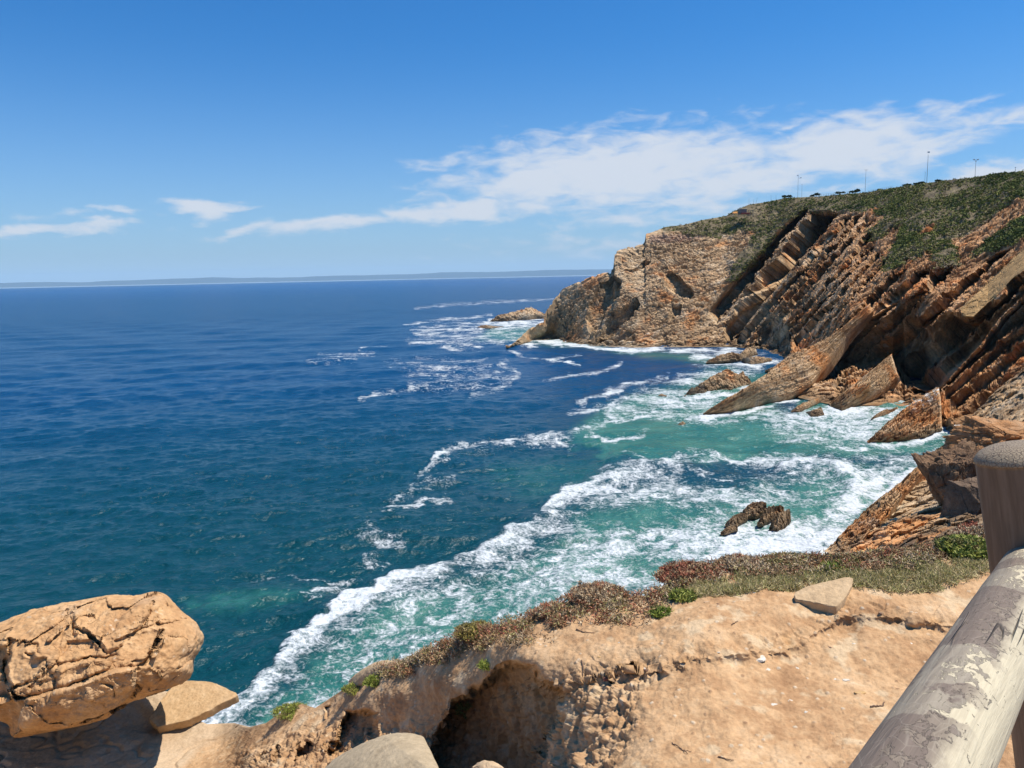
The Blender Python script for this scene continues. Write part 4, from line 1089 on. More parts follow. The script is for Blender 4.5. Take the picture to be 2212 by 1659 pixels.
CRACKS = [([(480, 370), (525, 460), (530, 555)], 1.1, .05), ([(530, 500), (640, 545), (720, 625), (770, 690), (860, 670), (875, 640)], 1.5, .08), ([(845, 600), (920, 575), (1020, 510), (1080, 420), (1090, 370), (1110, 310)], 1.2, .07),
          ([(1020, 510), (1150, 480), (1250, 465), (1360, 435)], 1.0, .06), ([(420, 800), (450, 770), (560, 742), (650, 715), (760, 718), (850, 700)], 1.7, .10), ([(130, 1010), (250, 1000), (420, 945), (560, 905), (690, 850), (780, 815)], 1.6, .12),
          ([(850, 800), (920, 790), (1000, 780), (1050, 765), (1110, 660), (1180, 520)], 1.1, .07), ([(1000, 780), (960, 880), (1010, 940), (960, 1010)], .9, .04), ([(100, 940), (250, 885), (410, 830)], 1.6, .10), ([(405, 865), (405, 945)], 1.0, .06),
          ([(420, 830), (415, 760)], 1.2, .06), ([(70, 590), (60, 700), (30, 800), (80, 960), (130, 1010)], 2.2, .14), ([(180, 605), (260, 625), (280, 680)], .9, .04), ([(190, 690), (240, 700)], 1.4, .05), ([(740, 900), (820, 930), (830, 990)], 1.0, .04),
          ([(1290, 800), (1380, 740), (1420, 690)], 1.0, .05), ([(1140, 400), (1120, 470), (1160, 480)], 1.0, .05), ([(980, 1040), (1100, 990), (1230, 950), (1380, 850)], .9, .03)]
jx = qx + 1.6 * fbm(np.stack([qx / 9, qy / 9, 0 * qx], -1), 3, 131)
jy = qy + 1.6 * fbm(np.stack([qx / 9, qy / 9, 0 * qx + 4], -1), 3, 132)
crk = np.zeros_like(qx)
for pts, wd, dep in CRACKS:
    d = seg_dist(jx, jy, ctr(pts))[0]
    g = np.exp(-(d / (wd * (.55 + .55 * sst(noise(np.stack([qx / 7, qy / 7, 0 * qx], -1), 134), -.3, .4)))) ** 2)
    bd += .75 * dep * g * (front > .03)
    bd -= .018 * np.exp(-((d - 3.5) / 3) ** 2)        # swollen rims
    crk = np.maximum(crk, g)
BP = at_d(qx, qy, bd)
f1, f2, fh = worley(BP / (.42, .42, .30) + .25 * fbm(BP / .3, 3, 136)[..., None], 12)
bd = bd + np.clip(front * 4, 0, 1) * .075 * (fh - .5) - .012 * f1
BP = at_d(qx, qy, bd)
bn = grid_normals(BP)
ed = sst(front, 0.0, .12)
BP = BP + (ed * (.045 * fbm(BP / .45, 5, 141) + .020 * fbm(BP / .11, 5, 142, .6) + .02 * np.minimum(0, fbm(BP / .22, 3, 143))))[..., None] * bn
# rear half
nb = 60
cb = np.linspace(0, 1, nb + 1)[1:]
bxr = bc[0] + np.cos(ang)[:, None] * rad_s[:, None] * np.cos(cb * np.pi / 2)[None]
byr = bc[1] + np.sin(ang)[:, None] * rad_s[:, None] * np.cos(cb * np.pi / 2)[None]
rimd = bd[:, -1:]
rd = rimd * (1 - sst(cb, 0, 1)[None]) + (BD0 + .9) * sst(cb, 0, 1)[None] + .75 * np.sin(cb * np.pi / 2)[None]
BR = at_d(bxr, byr, rd)
BA = np.concatenate([BP, BR], 1)
bc_ = ramp(.5 + .35 * fbm(BA / .35, 4, 145) + .2 * fbm(BA / .07, 4, 146), [0, .3, .55, .8, 1], [(.27, .140, .062), (.42, .235, .108), (.50, .295, .140), (.56, .36, .19), (.62, .46, .29)])
gre = sst(fbm(BA / .6, 3, 147), .1, .6)[..., None] * .4
bc_ = bc_ * (1 - gre) + gre * np.array((.38, .29, .20))
ora = sst(fbm(BA / .5, 3, 148), .2, .6)[..., None] * .35
bc_ = bc_ * (1 - ora) + ora * np.array((.50, .285, .125))
spk = sst(noise(BA / .035, 149) + .5 * noise(BA / .3, 150), .55, .75)[..., None] * .5
bc_ = bc_ * (1 - spk) + spk * np.array((.62, .52, .38))
bo = mesh_obj('boulder', BA, grid_faces(na, BA.shape[1], True)[:, ::-1], MAT_STONE, True, col=bc_)
recenter(bo, on_ground(90, 745)[0])
tag(bo, 'huge cracked orange sandstone boulder overhanging the rock ledge', 'boulder')

# slabs and stones lying on the ground
def flat_stone(name, outline, thick, label, cat, mat, colours, seed, rise=.02, parent=None, nu=160, nv=60, dome=.3, lift=0.0, dadd=0.0, plane=True, relief=.004):
    o = np.asarray(outline, float)
    c = o.mean(0)
    o2 = np.vstack([o, o[:1]])
    l = np.concatenate([[0], np.cumsum(np.hypot(*np.diff(o2, axis=0).T))])
    u = np.linspace(0, l[-1], nu, endpoint=False)
    ex, ey = np.interp(u, l, o2[:, 0]), np.interp(u, l, o2[:, 1])
    jr = 1 + .035 * fbm(np.stack([ex / 7, ey / 7, 0 * ex + seed], -1), 4, seed + 7)
    ex, ey = c[0] + (ex - c[0]) * jr, c[1] + (ey - c[1]) * jr
    k = np.linspace(0, 1, nv)
    x = c[0] + (ex - c[0])[:, None] * k[None]
    y = c[1] + (ey - c[1])[:, None] * k[None]
    d = fg_depth(x, y) + dadd
    if plane:                                     # a plane fitted to the ground below
        Am = np.column_stack([np.ones(x.size), x.ravel(), y.ravel()])
        cf = np.linalg.lstsq(Am, (1 / d).ravel(), rcond=None)[0]
        d = 1 / (Am @ cf).reshape(x.shape)
    P = at_d(x, y, d)
    upn = grid_normals(P).reshape(-1, 3).mean(0)
    upn = norm(upn) if upn[2] > 0.2 else np.array([0, 0, 1.])
    hgt = lift + thick * (1 - dome + dome * (1 - k ** 2))[None] * np.ones((nu, 1))
    P = P + (hgt + relief * fbm(P / .1, 4, seed) + relief * fbm(P / .03, 3, seed + 1))[..., None] * upn
    s1 = P[:, -1:] - upn * thick * .25 + (P[:, -1:] - P[:, :1]) * .012
    s2 = P[:, -1:] - upn * (thick * 1.9)
    A_ = np.concatenate([P, s1, s2], 1)
    A_[:, nv:] += (relief * 2 * fbm(A_[:, nv:] / .05, 3, seed + 2))[..., None] * norm(A_[:, nv:] - P[:, :1])
    cc = ramp(.5 + .4 * fbm(A_ / .12, 4, seed + 3) + .15 * fbm(A_ / .025, 3, seed + 4), [0, .5, 1], colours)
    ob = mesh_obj(name, A_, grid_faces(nu, A_.shape[1], True)[:, ::-1], mat, True, col=cc)
    recenter(ob, P[:, 0].mean(0))
    return tag(ob, label, cat)
flat_stone('flat_stone', [(796, 597), (806, 592), (818, 588.5), (830, 586), (842, 583), (850, 582.5), (854, 584), (850, 594), (844, 604), (836, 611.5), (826, 609.5), (814, 607.5), (802, 605), (796, 604), (795, 600)], .035,
           'flat angular sandstone slab lying at the edge of the dirt path', 'stone', MAT_STONE, [(.38, .26, .15), (.47, .33, .19), (.52, .38, .23)], 201, dome=.05)
flat_stone('rounded_stone', [(322, 775), (333, 763), (344, 756.6), (358, 749.5), (372, 744), (384, 739.5), (395, 737), (409, 736), (417, 737), (423, 739.5), (427, 744), (430, 750), (434, 759), (438, 767), (445, 785), (400, 800), (340, 800)], .10,
           'smooth rounded grey beige stone at the bottom of the dirt bank', 'stone', MAT_STONE, [(.33, .25, .155), (.41, .32, .205), (.46, .36, .235)], 202, dome=.8, lift=.0, dadd=-.8, relief=.003)
flat_stone('rounded_stone', [(474, 770), (480, 765), (487, 762.4), (494, 763), (500, 765.5), (506, 770), (500, 785), (478, 785)], .05,
           'small pale stone catching the sun at the hollow floor', 'stone', MAT_STONE, [(.45, .32, .19), (.52, .38, .24), (.56, .43, .28)], 203, dome=.6, dadd=-.5)
flat_stone('sandstone_slab', [(165, 700), (176, 688), (184, 683.6), (196, 684), (208, 684.4), (218, 687), (228, 692), (237, 696), (238.5, 698), (230, 703), (219, 708), (210, 714), (200, 718), (186, 724), (172, 727), (160, 730), (150, 722)], .055,
           'pointed flat sandstone slab sticking out from under the big boulder', 'slab', MAT_STONE, [(.40, .25, .125), (.48, .315, .165), (.54, .38, .22)], 204, dome=.05, dadd=-.10, relief=.005)
flat_stone('sandstone_outcrop', [(352, 684), (358, 678), (368, 671), (378, 665.5), (388, 663), (398, 663.4), (406, 664), (400, 671), (384, 678), (368, 685), (356, 690)], .08,
           'pale sandstone outcrop peeking out behind the rim plants', 'outcrop', MAT_STONE, [(.40, .27, .15), (.48, .34, .20), (.52, .39, .25)], 205, dome=.5, dadd=.08)

# ------------------------------------------------------------------ plants on the rim
def finger_leaves(pts, nrm, n_per, spread, rise, length, width, cols, seed, up=.9):
    """little fleshy leaves: three-sided spindles round each stem point"""
    r = np.random.default_rng(seed)
    n = len(pts) * n_per
    b = np.repeat(pts, n_per, 0) + r.normal(0, 1, (n, 3)) * spread * (1, 1, .35) + np.stack([0 * np.arange(n), 0 * np.arange(n), r.uniform(0, 1, n) ** 1.3 * rise], -1) if np.isscalar(rise) else \
        np.repeat(pts, n_per, 0) + r.normal(0, 1, (n, 3)) * spread * (1, 1, .35) + np.stack([np.zeros(n), np.zeros(n), r.uniform(0, 1, n) * np.repeat(rise, n_per)], -1)
    a = norm(r.normal(0, 1, (n, 3)) * (1, 1, .6) + (0, 0, up))
    s = norm(np.cross(a, r.normal(0, 1, (n, 3))))
    t = np.cross(a, s)
    ln = (length * r.uniform(.55, 1.45, n))[:, None]
    wd = (width * r.uniform(.7, 1.3, n))[:, None]
    q = [b + wd * s, b + wd * (-.5 * s + .87 * t), b + wd * (-.5 * s - .87 * t), b + a * ln]
    v = np.stack(q, 1).reshape(-1, 3)
    i = np.arange(n)[:, None] * 4
    f = np.concatenate([i + (0, 1, 3), i + (1, 2, 3), i + (2, 0, 3)])
    k = np.repeat(cols, n_per, 0) * r.uniform(.6, 1.4, (n, 1))
    return v, f, np.repeat(k, 4, 0)
RED = np.array([(.30, .10, .055), (.38, .16, .085), (.28, .165, .08), (.38, .25, .135), (.28, .24, .09), (.46, .35, .22), (.54, .41, .25)])
GRN = np.array([(.15, .20, .032), (.22, .26, .042), (.28, .29, .06), (.19, .17, .05), (.09, .13, .028)])
def rim_y(x):
    return np.interp(x, RIM[:, 0], RIM[:, 1])
def sample(n, x0, x1, off, thick, seed):
    r = np.random.default_rng(seed)
    x = r.uniform(x0, x1, n)
    y = rim_y(x) + off(x) + r.uniform(0, 1, n) ** 1.4 * thick(x)
    return x, y
# trailing mat of succulents (one mass nobody could count)
mx, my = sample(5200, 378, 1000, lambda x: -1.0 + 0 * x, lambda x: np.interp(x, [378, 420, 500, 560, 620, 700, 760, 880, 1000], [10, 17, 30, 26, 32, 26, 16, 14, 14]), 301)
dens_ = fbm(np.stack([mx / 26, my / 13, 0 * mx], -1), 3, 303)
kp = dens_ + rng.normal(0, .22, len(mx)) > -.02 + .45 * sst((my - rim_y(mx)), 10, 28)
mx, my = mx[kp], my[kp]
gp, gn = on_ground(mx, my)
ci_ = np.clip(np.round(3 + 2.6 * fbm(np.stack([mx / 30, my / 18, 0 * mx], -1), 3, 304) + rng.normal(0, 1.3, len(mx))), 0, 6).astype(int)
v1, f1, k1 = finger_leaves(gp, gn, 16, .022, .035, .020, .0040, RED[ci_], 305)
tag(mesh_obj('trailing_succulents', v1, f1, MAT_LEAF, False, col=k1), 'mat of reddish brown trailing succulents along the rim of the bank', 'succulents', kind='stuff')
# dry grass on the right of the rim
gx_ = rng.uniform(690, 992, 9500)
gyb = np.interp(gx_, [690, 760, 830, 900, 960, 992], [585, 574, 572, 570, 560, 548])
gy_ = gyb + rng.uniform(0, 1, len(gx_)) ** 1.2 * np.interp(gx_, [690, 760, 850, 930, 992], [12, 16, 15, 25, 22])
gk = fbm(np.stack([gx_ / 20, gy_ / 7, 0 * gx_], -1), 3, 310) + rng.normal(0, .2, len(gx_)) > -.12
gx_, gy_ = gx_[gk], gy_[gk]
gp2, _ = on_ground(gx_, gy_)
GC = np.array([(.38, .33, .12), (.52, .43, .20), (.28, .28, .09), (.62, .50, .27), (.46, .35, .18)])
v2, f2, k2 = finger_leaves(gp2, None, 5, .016, .004, .032, .0022, GC[rng.integers(0, 5, len(gp2))], 311, up=.75)
tag(mesh_obj('grass', v2, f2, MAT_LEAF, False, col=k2), 'short dry yellow green grass behind the flat stone', 'grass', kind='stuff')
tw_m = plain('dry_twig', (.16, .10, .065), .9)
def shrub(name, px, py, wpx, hpx, n, pal, label, cat, seed, leaf=.020, wid=.0042, group=None, grow=1.0):
    """one plant: leafy crown on a few woody stems"""
    r = np.random.default_rng(seed)
    c, _ = on_ground(px, py)
    c = np.asarray(c, float)
    dep = (c - CAM) @ F
    w_, h_ = wpx * dep / FPX / 2, hpx * dep / FPX * grow * .78
    root = empty(name, c)
    tag(root, label, cat, group)
    th, q = r.uniform(0, 2 * np.pi, n), np.sqrt(r.uniform(0, 1, n))
    top = np.sqrt(np.clip(1.02 - q ** 2, 0, 1)) * (.75 + .4 * noise(np.stack([np.cos(th) * 1.7 * q * 2, np.sin(th) * 1.7 * q * 2, 0 * th + seed], -1), seed))
    p = c + np.stack([q * np.cos(th) * w_, q * np.sin(th) * w_ * .8, top * h_ * r.uniform(.25, 1.0, n)], -1)
    ci = np.clip(np.round((len(pal) - 1) * (.5 + .55 * noise(p / .09, seed + 1)) + r.normal(0, .7, n)), 0, len(pal) - 1).astype(int)
    v, f, k = finger_leaves(p, None, 12, .012, .01, leaf, wid, pal[ci], seed + 2)
    o = mesh_obj('foliage', v, f, MAT_LEAF, False, col=k)
    recenter(o, c)
    under(o, root)
    vs, fs, kk_ = [], [], 0
    for s in range(14):
        a = r.uniform(0, 2 * np.pi)
        tip = c + np.array([math.cos(a) * w_ * r.uniform(.3, .9), math.sin(a) * w_ * .7, h_ * r.uniform(.6, 1.05)])
        mid = (c + tip) / 2 + r.normal(0, .012, 3)
        for p0, p1, r0_, r1_ in ((c, mid, .004, .003), (mid, tip, .003, .0012)):
            v4, f4 = tube([p0, p1], [r0_, r1_], 4)
            vs.append(v4); fs.append(f4 + kk_); kk_ += len(v4)
    o2 = mesh_obj('stem', np.concatenate(vs), np.concatenate(fs), tw_m)
    recenter(o2, c)
    under(o2, root)
    return root
def tube(path, radii, seg=10, cap=False):
    path = np.asarray(path, float)
    t = norm(np.gradient(path, axis=0))
    ref = np.array([0, 0, 1.0]) if abs(t[0][2]) < .9 else np.array([1.0, 0, 0])
    s = norm(np.cross(t, ref))
    u = np.cross(s, t)
    a = np.linspace(0, 2 * np.pi, seg, endpoint=False)
    r = np.asarray(radii, float).reshape(len(path), -1)
    v = path[:, None] + r[:, :, None] * (np.cos(a)[None, :, None] * s[:, None] + np.sin(a)[None, :, None] * u[:, None])
    f = np.swapaxes(np.arange(len(path) * seg).reshape(len(path), seg), 0, 1)
    i, j = np.meshgrid(np.arange(len(path) - 1), np.arange(seg), indexing='ij')
    q = np.stack([i * seg + j, i * seg + (j + 1) % seg, (i + 1) * seg + (j + 1) % seg, (i + 1) * seg + j], -1).reshape(-1, 4)
    return v.reshape(-1, 3), q
SG = 'shrubs along the rim of the bank'
shrub('succulent_shrub', 690, 577, 66, 20, 420, RED[[0, 1, 2, 3, 0, 1, 5]], 'tallest deep red succulent bush on the rim left of the grass', 'shrub', 401, group=SG)
shrub('succulent_shrub', 597, 598, 58, 17, 340, RED[[0, 1, 3, 5, 2, 1, 6]], 'rounded reddish succulent bush where the rim bulges up in the middle', 'shrub', 402, group=SG)
shrub('succulent_shrub', 740, 566, 42, 12, 220, RED[[1, 3, 2, 5, 6, 0, 3]], 'dull red bush right of the tallest red bush', 'shrub', 403, group=SG)
shrub('succulent_shrub', 552, 612, 30, 10, 150, RED[[2, 3, 5, 1, 6, 0, 3]], 'low brownish bush just left of the rounded reddish bush', 'shrub', 404, group=SG)
shrub('succulent_shrub', 476, 634, 40, 15, 280, np.array([(.22, .18, .04), (.28, .22, .055), (.18, .15, .05), (.32, .25, .09), (.22, .13, .06)]), 'olive yellow bush on the left part of the rim', 'shrub', 405, group=SG)
shrub('succulent_shrub', 790, 563, 50, 9, 200, RED[[3, 5, 6, 4, 2, 3, 0]], 'low straggling brown bush in the middle of the grassy rim', 'shrub', 406, group=SG)
shrub('green_shrub', 965, 553, 56, 22, 520, GRN, 'bright green bush beside the fence post', 'shrub', 411, leaf=.024, wid=.007, group=SG)
shrub('succulent_shrub', 975, 536, 40, 18, 220, RED[[3, 5, 2, 6, 0, 3, 4]], 'grey red bush behind the bright green bush', 'shrub', 412, group=SG)
shrub('succulent_shrub', 900, 560, 70, 9, 280, RED[[3, 5, 6, 4, 4, 3, 5]], 'wide low grey brown bush at the foot of the near cliff view', 'shrub', 413, group=SG)
shrub('green_shrub', 376, 683, 22, 8, 120, GRN[[1, 2, 1, 0, 2]], 'yellow green tuft above the pale outcrop on the rim', 'shrub', 414, group=SG)
shrub('green_shrub', 356, 690, 24, 6, 110, GRN[[1, 2, 3, 0, 2]], 'yellow green creeping plant left of the pale outcrop', 'shrub', 415, group=SG)
shrub('green_shrub', 291, 713, 34, 7, 150, GRN[[3, 2, 1, 3, 0]], 'lowest olive green creeper near the ledge on the left', 'shrub', 416, group=SG)
shrub('green_shrub', 661, 614, 20, 6, 110, GRN[[4, 0, 1, 4, 0]], 'small dark green tuft on bare dirt under the rim', 'shrub', 417, group=SG)
shrub('green_shrub', 684, 598, 26, 12, 150, GRN[[0, 1, 2, 4, 0]], 'fresh green sprig at the foot of the tallest red bush', 'shrub', 418, group=SG)
shrub('green_shrub', 487, 668, 12, 5, 50, GRN[[1, 0, 2, 1, 0]], 'small green sprig above the lip of the dirt hollow', 'shrub', 419, group=SG)
shrub('green_shrub', 842, 569, 40, 8, 130, GRN[[0, 3, 1, 3, 2]], 'olive green patch amid the grass behind the flat stone', 'shrub', 420, group=SG)
# feathery weed growing in the hollow
def weed():
    c = at_d(463, 712, float(fg_full(np.array([463.]), np.array([712.]))[0]) - .10)
    root = empty('weed', c)
    tag(root, 'feathery pale green weed growing in the shaded dirt hollow', 'plant')
    r = np.random.default_rng(431)
    vs, fs, k0, lp = [], [], 0, []
    for s in range(9):
        a = r.uniform(0, 2 * np.pi)
        tip = c + np.array([math.cos(a) * .05, math.sin(a) * .03 - .02, r.uniform(-.04, .08)])
        v4, f4 = tube([c, (c + tip) / 2 + (0, 0, .01), tip], [.002, .0015, .0008], 4)
        vs.append(v4); fs.append(f4 + k0); k0 += len(v4)
        for q in np.linspace(.3, 1, 7):
            lp.append(c + (tip - c) * q)
    st = mesh_obj('stem', np.concatenate(vs), np.concatenate(fs), tw_m); recenter(st, c); under(st, root)
    v, f, k = finger_leaves(np.array(lp), None, 5, .003, .002, .022, .0028, np.tile([(.16, .19, .07)], (len(lp), 1)), 432, up=.3)
    fo_ = mesh_obj('foliage', v, f, MAT_LEAF, False, col=k); recenter(fo_, c); under(fo_, root)
weed()

# ------------------------------------------------------------------ pebbles and twigs on the dirt
PB = [(892, 638, 5, 'ochre'), (911, 642, 5, 'white'), (927, 661, 6, 'tan'), (853, 644, 3.5, 'white'), (640, 660, 11, 'grey'), (760, 658, 10, 'white'), (768, 668, 8, 'white'), (619, 641, 3.5, 'white'), (668, 616, 3.5, 'white'), (797, 666, 6, 'white'), (599, 656, 4, 'ochre'),
      (834, 678, 9, 'white'), (845, 680, 8, 'white'), (860, 692, 12, 'ochre'), (717, 602, 5, 'dark'), (706, 577 + 24, 6, 'tan'), (830, 648, 4, 'dark'), (912, 684, 6, 'white'), (774, 704, 8, 'white'), (806, 712, 6, 'white'), (754, 592, 4, 'white'), (718, 652, 3, 'white'),
      (690, 598 + 22, 4, 'tan'), (648, 672, 5, 'dark'), (604, 675, 7, 'red'), (606, 716, 9, 'tan'), (620, 720, 6, 'tan'), (790, 700, 5, 'white'), (875, 705, 5, 'tan'), (930, 640, 3, 'tan'), (880, 612, 5, 'dark'), (742, 598, 4, 'tan')]
PC = {'white': [(.52, .46, .36), (.62, .56, .46), (.70, .65, .56)], 'ochre': [(.45, .27, .11), (.52, .33, .15), (.56, .40, .22)], 'tan': [(.40, .26, .15), (.46, .31, .19), (.52, .38, .25)], 'grey': [(.36, .33, .29), (.45, .42, .38), (.52, .49, .45)],
      'dark': [(.10, .065, .05), (.15, .09, .065), (.20, .13, .09)], 'red': [(.20, .07, .05), (.26, .10, .07), (.30, .14, .10)]}
PL = {'white': ('pale quartz chip pressed into the dry dirt of the path', 'pale quartz chips in the dirt'), 'ochre': ('ochre yellow stone chip pressed into the dry dirt', 'ochre stone chips in the dirt'), 'tan': ('tan stone chip half buried in the dry dirt', 'tan stone chips in the dirt'),
      'dark': ('dark brown stone chip on the dry dirt', 'dark stone chips on the dirt'), 'grey': ('large grey pebble set in the dirt mound below the rim', None), 'red': ('dark red shard of rock sticking out of the dirt bank', None)}
for i, (x, y, s, kd) in enumerate(PB):
    g, n_ = on_ground(x, y)
    dep = (g - CAM) @ F
    r = s * dep / FPX / 2
    rs = np.random.default_rng(500 + i)
    pls = [(rs.normal(0, 1, 3), rs.uniform(.6, 1.0)) for _ in range(14)] + [((0, 0, 1), .7), ((1, 0, 0), 1), ((-1, 0, 0), 1), ((0, 1, 0), 1), ((0, -1, 0), 1), ((0, 0, -1), 1)]
    lb, gp_ = PL[kd]
    boulder('pebble', g - np.array((0, 0, r * .25)), (r, r * rs.uniform(.6, 1.0), r * rs.uniform(.35, .6)), pls, 500 + i, lb, 'pebble', MAT_STONE, PC[kd], 20, .06, gp_)
def twig(pts, rad, label, lift=.004):
    P = []
    for x, y in pts:
        g, _ = on_ground(x, y)
        P.append(np.asarray(g) + (0, 0, lift))
    P = np.asarray(P)
    u = np.linspace(0, len(P) - 1, len(P) * 5)
    Q = np.stack([np.interp(u, np.arange(len(P)), P[:, c]) for c in range(3)], -1) + rng.normal(0, .0012, (len(u), 3))
    v, f = tube(Q, np.linspace(rad, rad * .5, len(Q)), 6)
    o = mesh_obj('twig', v, f, tw_m, True)
    recenter(o, P[0])
    tag(o, label, 'twig', 'dry twigs lying on the dirt')
twig([(870, 707), (877, 706.5), (883, 705), (884, 701)], .0045, 'short bent dry stick on the dirt path near the fence rail')
twig([(672, 744), (681, 750), (688, 756)], .003, 'forked dry stem at the bottom of the dirt path')
twig([(684, 752), (691, 752)], .002, 'short side piece beside the forked dry stem')
twig([(582, 662), (583, 668), (581.5, 676)], .004, 'upright grey twig stuck in the dirt mound')
twig([(521, 685), (526, 681), (531, 677)], .0025, 'thin root hanging across the top of the dirt hollow')
twig([(482, 690), (479, 697)], .0025, 'pale root end dangling from the lip of the hollow')
twig([(576, 629), (584, 632), (594, 633)], .0035, 'dark curved twig on bare dirt under the rim plants')
twig([(620, 622), (628, 624), (636, 626)], .003, 'thin dark twig left of the small green tuft')
twig([(732, 624), (737, 621)], .003, 'short pale twig on the sunny mound')
twig([(718, 758), (725, 761), (733, 763)], .003, 'thin dry stalk at the lower edge of the path')

# ------------------------------------------------------------------ timber fence
def wood_mat(name, kind):
    m, t = new_mat(name)
    tc = t.attr('tc').outputs['Vector']
    lng = t.vm('MULTIPLY', tc, (2.2, 34, 34))
    n1 = t.noise(lng, 1.0, 6, .65, .5)
    fine = t.noise(t.vm('MULTIPLY', tc, (14, 150, 150)), 1.0, 4, .6)
    cr = t.n('ShaderNodeTexVoronoi', {'Vector': t.vm('ADD', t.vm('MULTIPLY', tc, (3.2, 46, 46)), t.vm('SCALE', t.n('ShaderNodeTexNoise', {'Vector': tc, 'Scale': 22.0}).outputs['Color'])), 'Scale': 1.0}, feature='DISTANCE_TO_EDGE').outputs[0]
    cn_ = t.noise(t.vm('MULTIPLY', tc, (1.3, 24, 24)), 1.0, 2, .5, .3)
    crack = t.m('MULTIPLY', t.ss(t.m('ABSOLUTE', t.m('SUBTRACT', cn_, .5)), .012, .0), t.ss(t.noise(t.vm('MULTIPLY', tc, (5, 12, 12)), 1.0, 2), .54, .64))
    if kind == 'rail':
        p1 = t.noise(t.vm('MULTIPLY', tc, (9, 17, 17)), 1.0, 7, .68, 1.2)
        p2 = t.noise(t.vm('MULTIPLY', tc, (7, 9, 9)), 1.0, 3, .5, .4)
        p3 = t.noise(t.vm('MULTIPLY', tc, (36, 60, 60)), 1.0, 5, .7, 1.0)
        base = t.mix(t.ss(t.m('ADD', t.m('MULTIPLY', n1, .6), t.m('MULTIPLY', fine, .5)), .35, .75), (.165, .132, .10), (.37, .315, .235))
        side = t.attr('pale_zone').outputs['Fac']  # cream flakes gather on the rail's right side, brown patches on the left
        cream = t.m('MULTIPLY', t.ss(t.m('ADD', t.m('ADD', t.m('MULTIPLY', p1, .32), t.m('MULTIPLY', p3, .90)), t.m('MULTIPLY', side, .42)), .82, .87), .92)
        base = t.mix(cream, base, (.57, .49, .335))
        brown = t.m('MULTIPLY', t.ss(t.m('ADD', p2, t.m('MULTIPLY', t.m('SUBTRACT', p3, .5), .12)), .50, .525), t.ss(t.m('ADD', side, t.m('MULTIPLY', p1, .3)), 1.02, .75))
        base = t.mix(t.m('MULTIPLY', brown, .85), base, t.mix(n1, (.125, .092, .072), (.205, .155, .12)))
        scr = t.ss(t.vor(t.vm('MULTIPLY', tc, (22, 40, 40)), 1.0, 'DISTANCE_TO_EDGE'), .03, .0)
        base = t.mix(t.m('MULTIPLY', scr, .16), base, (.52, .46, .36))
        base = t.mix(t.m('MULTIPLY', crack, .8), base, (.05, .038, .03))
        hgt = t.m('ADD', t.m('SUBTRACT', t.m('ADD', t.m('MULTIPLY', n1, .6), t.m('MULTIPLY', cream, .25)), t.m('MULTIPLY', crack, 1.0)), t.m('MULTIPLY', fine, .25))
        base = t.mix(t.m('MULTIPLY', t.ss(fine, .42, .62), .35), base, t.mix(1.0, base, (.62, .6, .58), 'MULTIPLY'))
        finish(t, base, .7, .25, hgt, .9, .006)
    else:
        top = t.attr('pale_zone').outputs['Fac']  # mask of the domed cap, paler and cracked
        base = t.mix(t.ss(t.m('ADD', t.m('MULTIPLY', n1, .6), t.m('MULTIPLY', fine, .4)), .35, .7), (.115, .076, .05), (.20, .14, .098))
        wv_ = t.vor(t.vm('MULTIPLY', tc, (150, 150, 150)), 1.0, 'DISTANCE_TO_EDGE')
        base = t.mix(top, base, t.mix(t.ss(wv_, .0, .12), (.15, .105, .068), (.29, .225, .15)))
        hgt = t.m('ADD', t.m('MULTIPLY', fine, .4), t.m('MULTIPLY', t.m('MULTIPLY', t.ss(wv_, 0, .12), top), .8))
        finish(t, base, .6, .3, hgt, .5, .004)
    return m
MAT_RAIL, MAT_POST = wood_mat('peeling_wood', 'rail'), wood_mat('varnished_post', 'post')
fence = empty('wooden_fence', at_d(1030, 600, 1.75) * (1, 1, 0) + np.array([0, 0, H - 1.7]))
tag(fence, 'weathered round timber fence with peeling rail on the right', 'fence')
